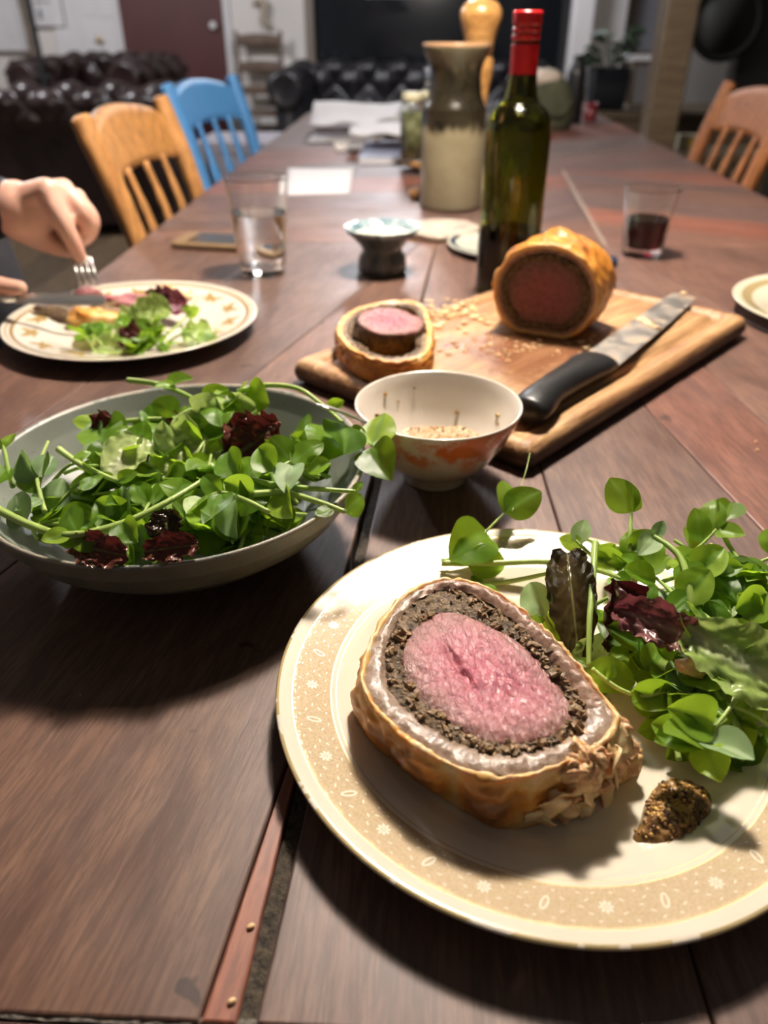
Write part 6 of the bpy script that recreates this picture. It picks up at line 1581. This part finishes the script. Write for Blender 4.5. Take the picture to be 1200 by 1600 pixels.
# plant in a dark pot and leaning frame on a sideboard beyond the table
sbx = thing('sideboard', 'low dark sideboard carrying the potted plant', 'cabinet', (0.95, 3.75, 0))
part(sbx, 'body', box(-.30, .40, -.22, .22, .06, .72), mat_timber, False); part(sbx, 'top', box(-.32, .42, -.24, .24, .72, .745, .004), mat_timber, False)
for sx in (-.27, .06): part(sbx, 'door', box(sx, sx+.30, -.235, -.221, .09, .70, .003), mat_timber, False)
for sx in (-.28, .36):
    for sy in (-.19, .19): part(sbx, 'foot', box(sx-.02, sx+.02, sy-.02, sy+.02, 0, .06), mat_timber, False)
pp = Vector((W(949, 160, 3.62).x, 3.66, .745))
pot = thing('potted_plant', 'leafy houseplant in a square navy pot on the low sideboard', 'plant', pp)
part(pot, 'pot', loft([rrect(.060, .060, .008, 0), rrect(.064, .064, .008, .01), rrect(.074, .074, .008, .15), rrect(.070, .070, .008, .15), rrect(.066, .066, .008, .135)], True, True), simple('navy_pot', (0.005, 0.006, 0.010), None, rough=0.6, spec=0.2))
mat_house = leafmat('houseplant_leaf', [(0.15, (0.012, 0.022, 0.014)), (0.85, (0.05, 0.075, 0.05))], 30, 0.4, 0.15, (0.05, 0.09, 0.03), rib=(0.06, 0.09, 0.05))
hm = []
for me in LEAVES[:4]: c_ = me.copy(); c_.materials.clear(); c_.materials.append(mat_house); hm.append(c_)
rs = random.Random(8)
for i in range(22):
    a = rs.uniform(0, 2*PI); e = Vector((math.cos(a)*rs.uniform(.02, .09), math.sin(a)*rs.uniform(.02, .06), rs.uniform(.16, .27)))
    st = part(pot, 'stem', tube(catmull([(e.x*.2, e.y*.2, .13), (e.x*.6, e.y*.6, e.z*.8), tuple(e)], 4), .0018, 5), mat_house); set_attr(st.data, 'vein', [0.0]*len(st.data.vertices))
    place(hm[i % 4], 'leaf', pot, pp+e, (math.cos(a), math.sin(a), rs.uniform(-.3, .5)), (0, -.5, 1), rs.uniform(.05, .08))
a = W(985, 160, 3.6)
fr = framed('framed_picture', 'small framed picture leaning on the low sideboard beside the potted plant', a.x+.01, a.x+.11, .748, .748+.17, 3.68, mat_frame_b, mat_grey, fw=.012)
fr.rotation_euler = (-.18, 0, 0)
a = W(985, 60, 5.86)
framed('framed_picture', 'dark framed picture hanging on the taupe wall beside the white pilasters', a.x-.02, a.x+.30, a.z-.10, a.z+.5, 5.879, mat_frame_b, mat_grey, fw=.03)
a = W(988, 90, 5.8)
sh_ = thing('wall_shelf', 'small white shelf on the taupe wall below the dark picture', 'shelf', (a.x+.1, 5.88, a.z))
part(sh_, 'shelf_board', box(-.16, .12, -.14, -.001, -.02, .015, .003), mat_white_paint, False)
for sx in (-.1, .07): part(sh_, 'bracket', box(sx-.01, sx+.01, -.10, -.002, -.09, -.02), mat_white_paint, False)
# olive bag with pale cloth on the far table
ob_ = Vector((0.42, 2.86, TZ))
bag = thing('olive_bag', 'slouching olive green bag on the table beside the black flask', 'bag', ob_)
def bagmesh():
    L = []
    for j, (z, k) in enumerate(((0.0, .85), (.006, .97), (.04, 1.05), (.08, 1.0), (.115, .86), (.14, .62), (.152, .35))):
        L.append([(k*(.085*math.cos(a)*(1+.10*mn.noise(Vector((math.cos(a)*1.5, math.sin(a)*1.5, z*9))))), k*.07*math.sin(a)*(1+.12*mn.noise(Vector((math.cos(a)*2, math.sin(a)*2, z*9+4)))), z) for a in np.linspace(0, 2*PI, 48, endpoint=False)])
    return loft(L, True, True)
mat_olive = simple('olive_cloth', (0.055, 0.060, 0.032), (0.095, 0.100, 0.058), 14, 0.8, 0.2, 200)
part(bag, 'bag_body', bagmesh(), mat_olive)
part(bag, 'strap', tube(catmull([(-.05, -.05, .10), (-.02, -.085, .06), (.03, -.082, .05), (.06, -.05, .09)], 6), [(.010, .003)]*19, 8), mat_olive)
part(bag, 'pale_lining', move(blob(.045, .035, .025, .3, 2.5, 3), (-.015, -.01, .150)), mat_paper2)
tag(solo('dark_flask', lathe([(0, 0), (.030, 0), (.032, .004), (.032, .15), (.028, .17), (.018, .185), (.018, .205), (0, .207)], 32), simple('black_metal', (0.012, 0.012, 0.015), None, rough=0.35), (0.535, 3.06, TZ)), 'black flask standing behind the olive bag', 'flask')
tag(solo('red_mug', lathe([(0, 0), (.02, 0), (.022, .004), (.024, .06), (.022, .06), (.020, .008), (0, .006)], 32), simple('red_glaze', (0.16, 0.02, 0.025), None, rough=0.3), (0.605, 3.10, TZ)), 'red mug standing on the table next to the black flask', 'mug')
bx = thing('storage_box', 'pale grey storage box on the floor between blue chair and table', 'box', (-0.62, 3.05, 0.0))
mat_box = simple('pale_box', (0.36, 0.34, 0.40), None, rough=0.6)
part(bx, 'box_body', box(-.16, .16, -.16, .16, .0, .66, .006), mat_box, False); part(bx, 'lid', box(-.165, .165, -.165, .165, .661, .70, .006), mat_box, False)
# dark hall on the right
a = W(1140, 50, 4.9)
rf = thing('round_mirror', 'large round dim mirror on the dark wall beyond the timber post', 'mirror', (a.x, 4.99, a.z+.05))
part(rf, 'mirror_frame', xform(lathe([(.16, 0), (.16, .012), (.175, .02), (.19, .016), (.195, .0)], 56), rm('X', PI/2)), simple('grey_frame', (0.020, 0.018, 0.015), None, rough=0.9, spec=0.1))
part(rf, 'mirror_glass', xform(lathe([(0, .010), (.16, .010), (.16, .004), (0, .004)], 56), rm('X', PI/2)), simple('dim_glass', (0.030, 0.030, 0.027), (0.045, 0.045, 0.04), 4, 0.5))
cab = thing('dark_cabinet', 'dark wooden cabinet standing in the dim hall behind the oak chair', 'cabinet', (2.35, 4.2, 0))
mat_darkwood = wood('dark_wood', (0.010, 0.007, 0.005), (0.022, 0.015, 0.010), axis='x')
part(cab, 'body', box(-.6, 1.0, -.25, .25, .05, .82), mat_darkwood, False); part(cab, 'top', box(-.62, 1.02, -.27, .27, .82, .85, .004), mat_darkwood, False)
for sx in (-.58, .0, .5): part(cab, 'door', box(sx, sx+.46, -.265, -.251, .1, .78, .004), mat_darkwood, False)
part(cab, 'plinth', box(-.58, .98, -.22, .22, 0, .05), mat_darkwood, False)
a = W(1080, 222, 3.05)
pk = thing('small_box', 'small cream carton with yellow patch on the low stool behind the oak chair', 'box', (a.x, 3.1, a.z-.03))
part(pk, 'carton', box(-.035, .035, -.02, .02, 0, .05, .002), simple('cream_card', (0.34, 0.29, 0.20), None, rough=0.6), False)
part(pk, 'yellow_patch', box(-.008, .018, -.0206, -.0201, .012, .04), simple('yellow_print', (0.45, 0.30, 0.05), None, rough=0.6), False)
stl = thing('low_stool', 'low dark stool under the cream carton by the timber post', 'stool', (a.x+.05, 3.1, 0))
zt_ = a.z-.03
part(stl, 'stool_top', box(-.17, .22, -.13, .13, zt_-.03, zt_, .004), mat_timber, False)
for sx in (-.14, .19):
    for sy in (-.10, .10): part(stl, 'leg', box(sx-.018, sx+.018, sy-.018, sy+.018, 0, zt_-.03), mat_timber, False)
# the pendant lamp over the table (just above the frame)
for nm_, lb_, ps_ in (('globe_lamp', 'white globe lamp hanging over the oxblood sofa', ROOM_POS), ('globe_lamp', 'white globe lamp hanging between the table end and the black sofa', FAR_POS)):
    g_ = thing(nm_, lb_, 'lamp', ps_)
    part(g_, 'cap', lathe([(.0, .20), (.03, .20), (.06, .17), (.055, .165), (.0, .185)], 32), mat_brass)
    part(g_, 'cord', tube([(0, 0, .2), (0, 0, .6)], .004, 6), mat_black)
pl_ = thing('pendant_lamp', 'open metal pendant lamp hanging above the wine bottle', 'lamp', LAMP_POS)
part(pl_, 'shade', lathe([(.16, .02), (.15, .05), (.10, .10), (.04, .13), (.02, .135), (.02, .13), (.04, .125), (.095, .095), (.145, .045), (.155, .02)], 48), simple('enamel_shade', (0.6, 0.58, 0.55), None, rough=0.4))
part(pl_, 'cord', tube([(0, 0, .13), (0, 0, 1.0)], .004, 6), mat_black)
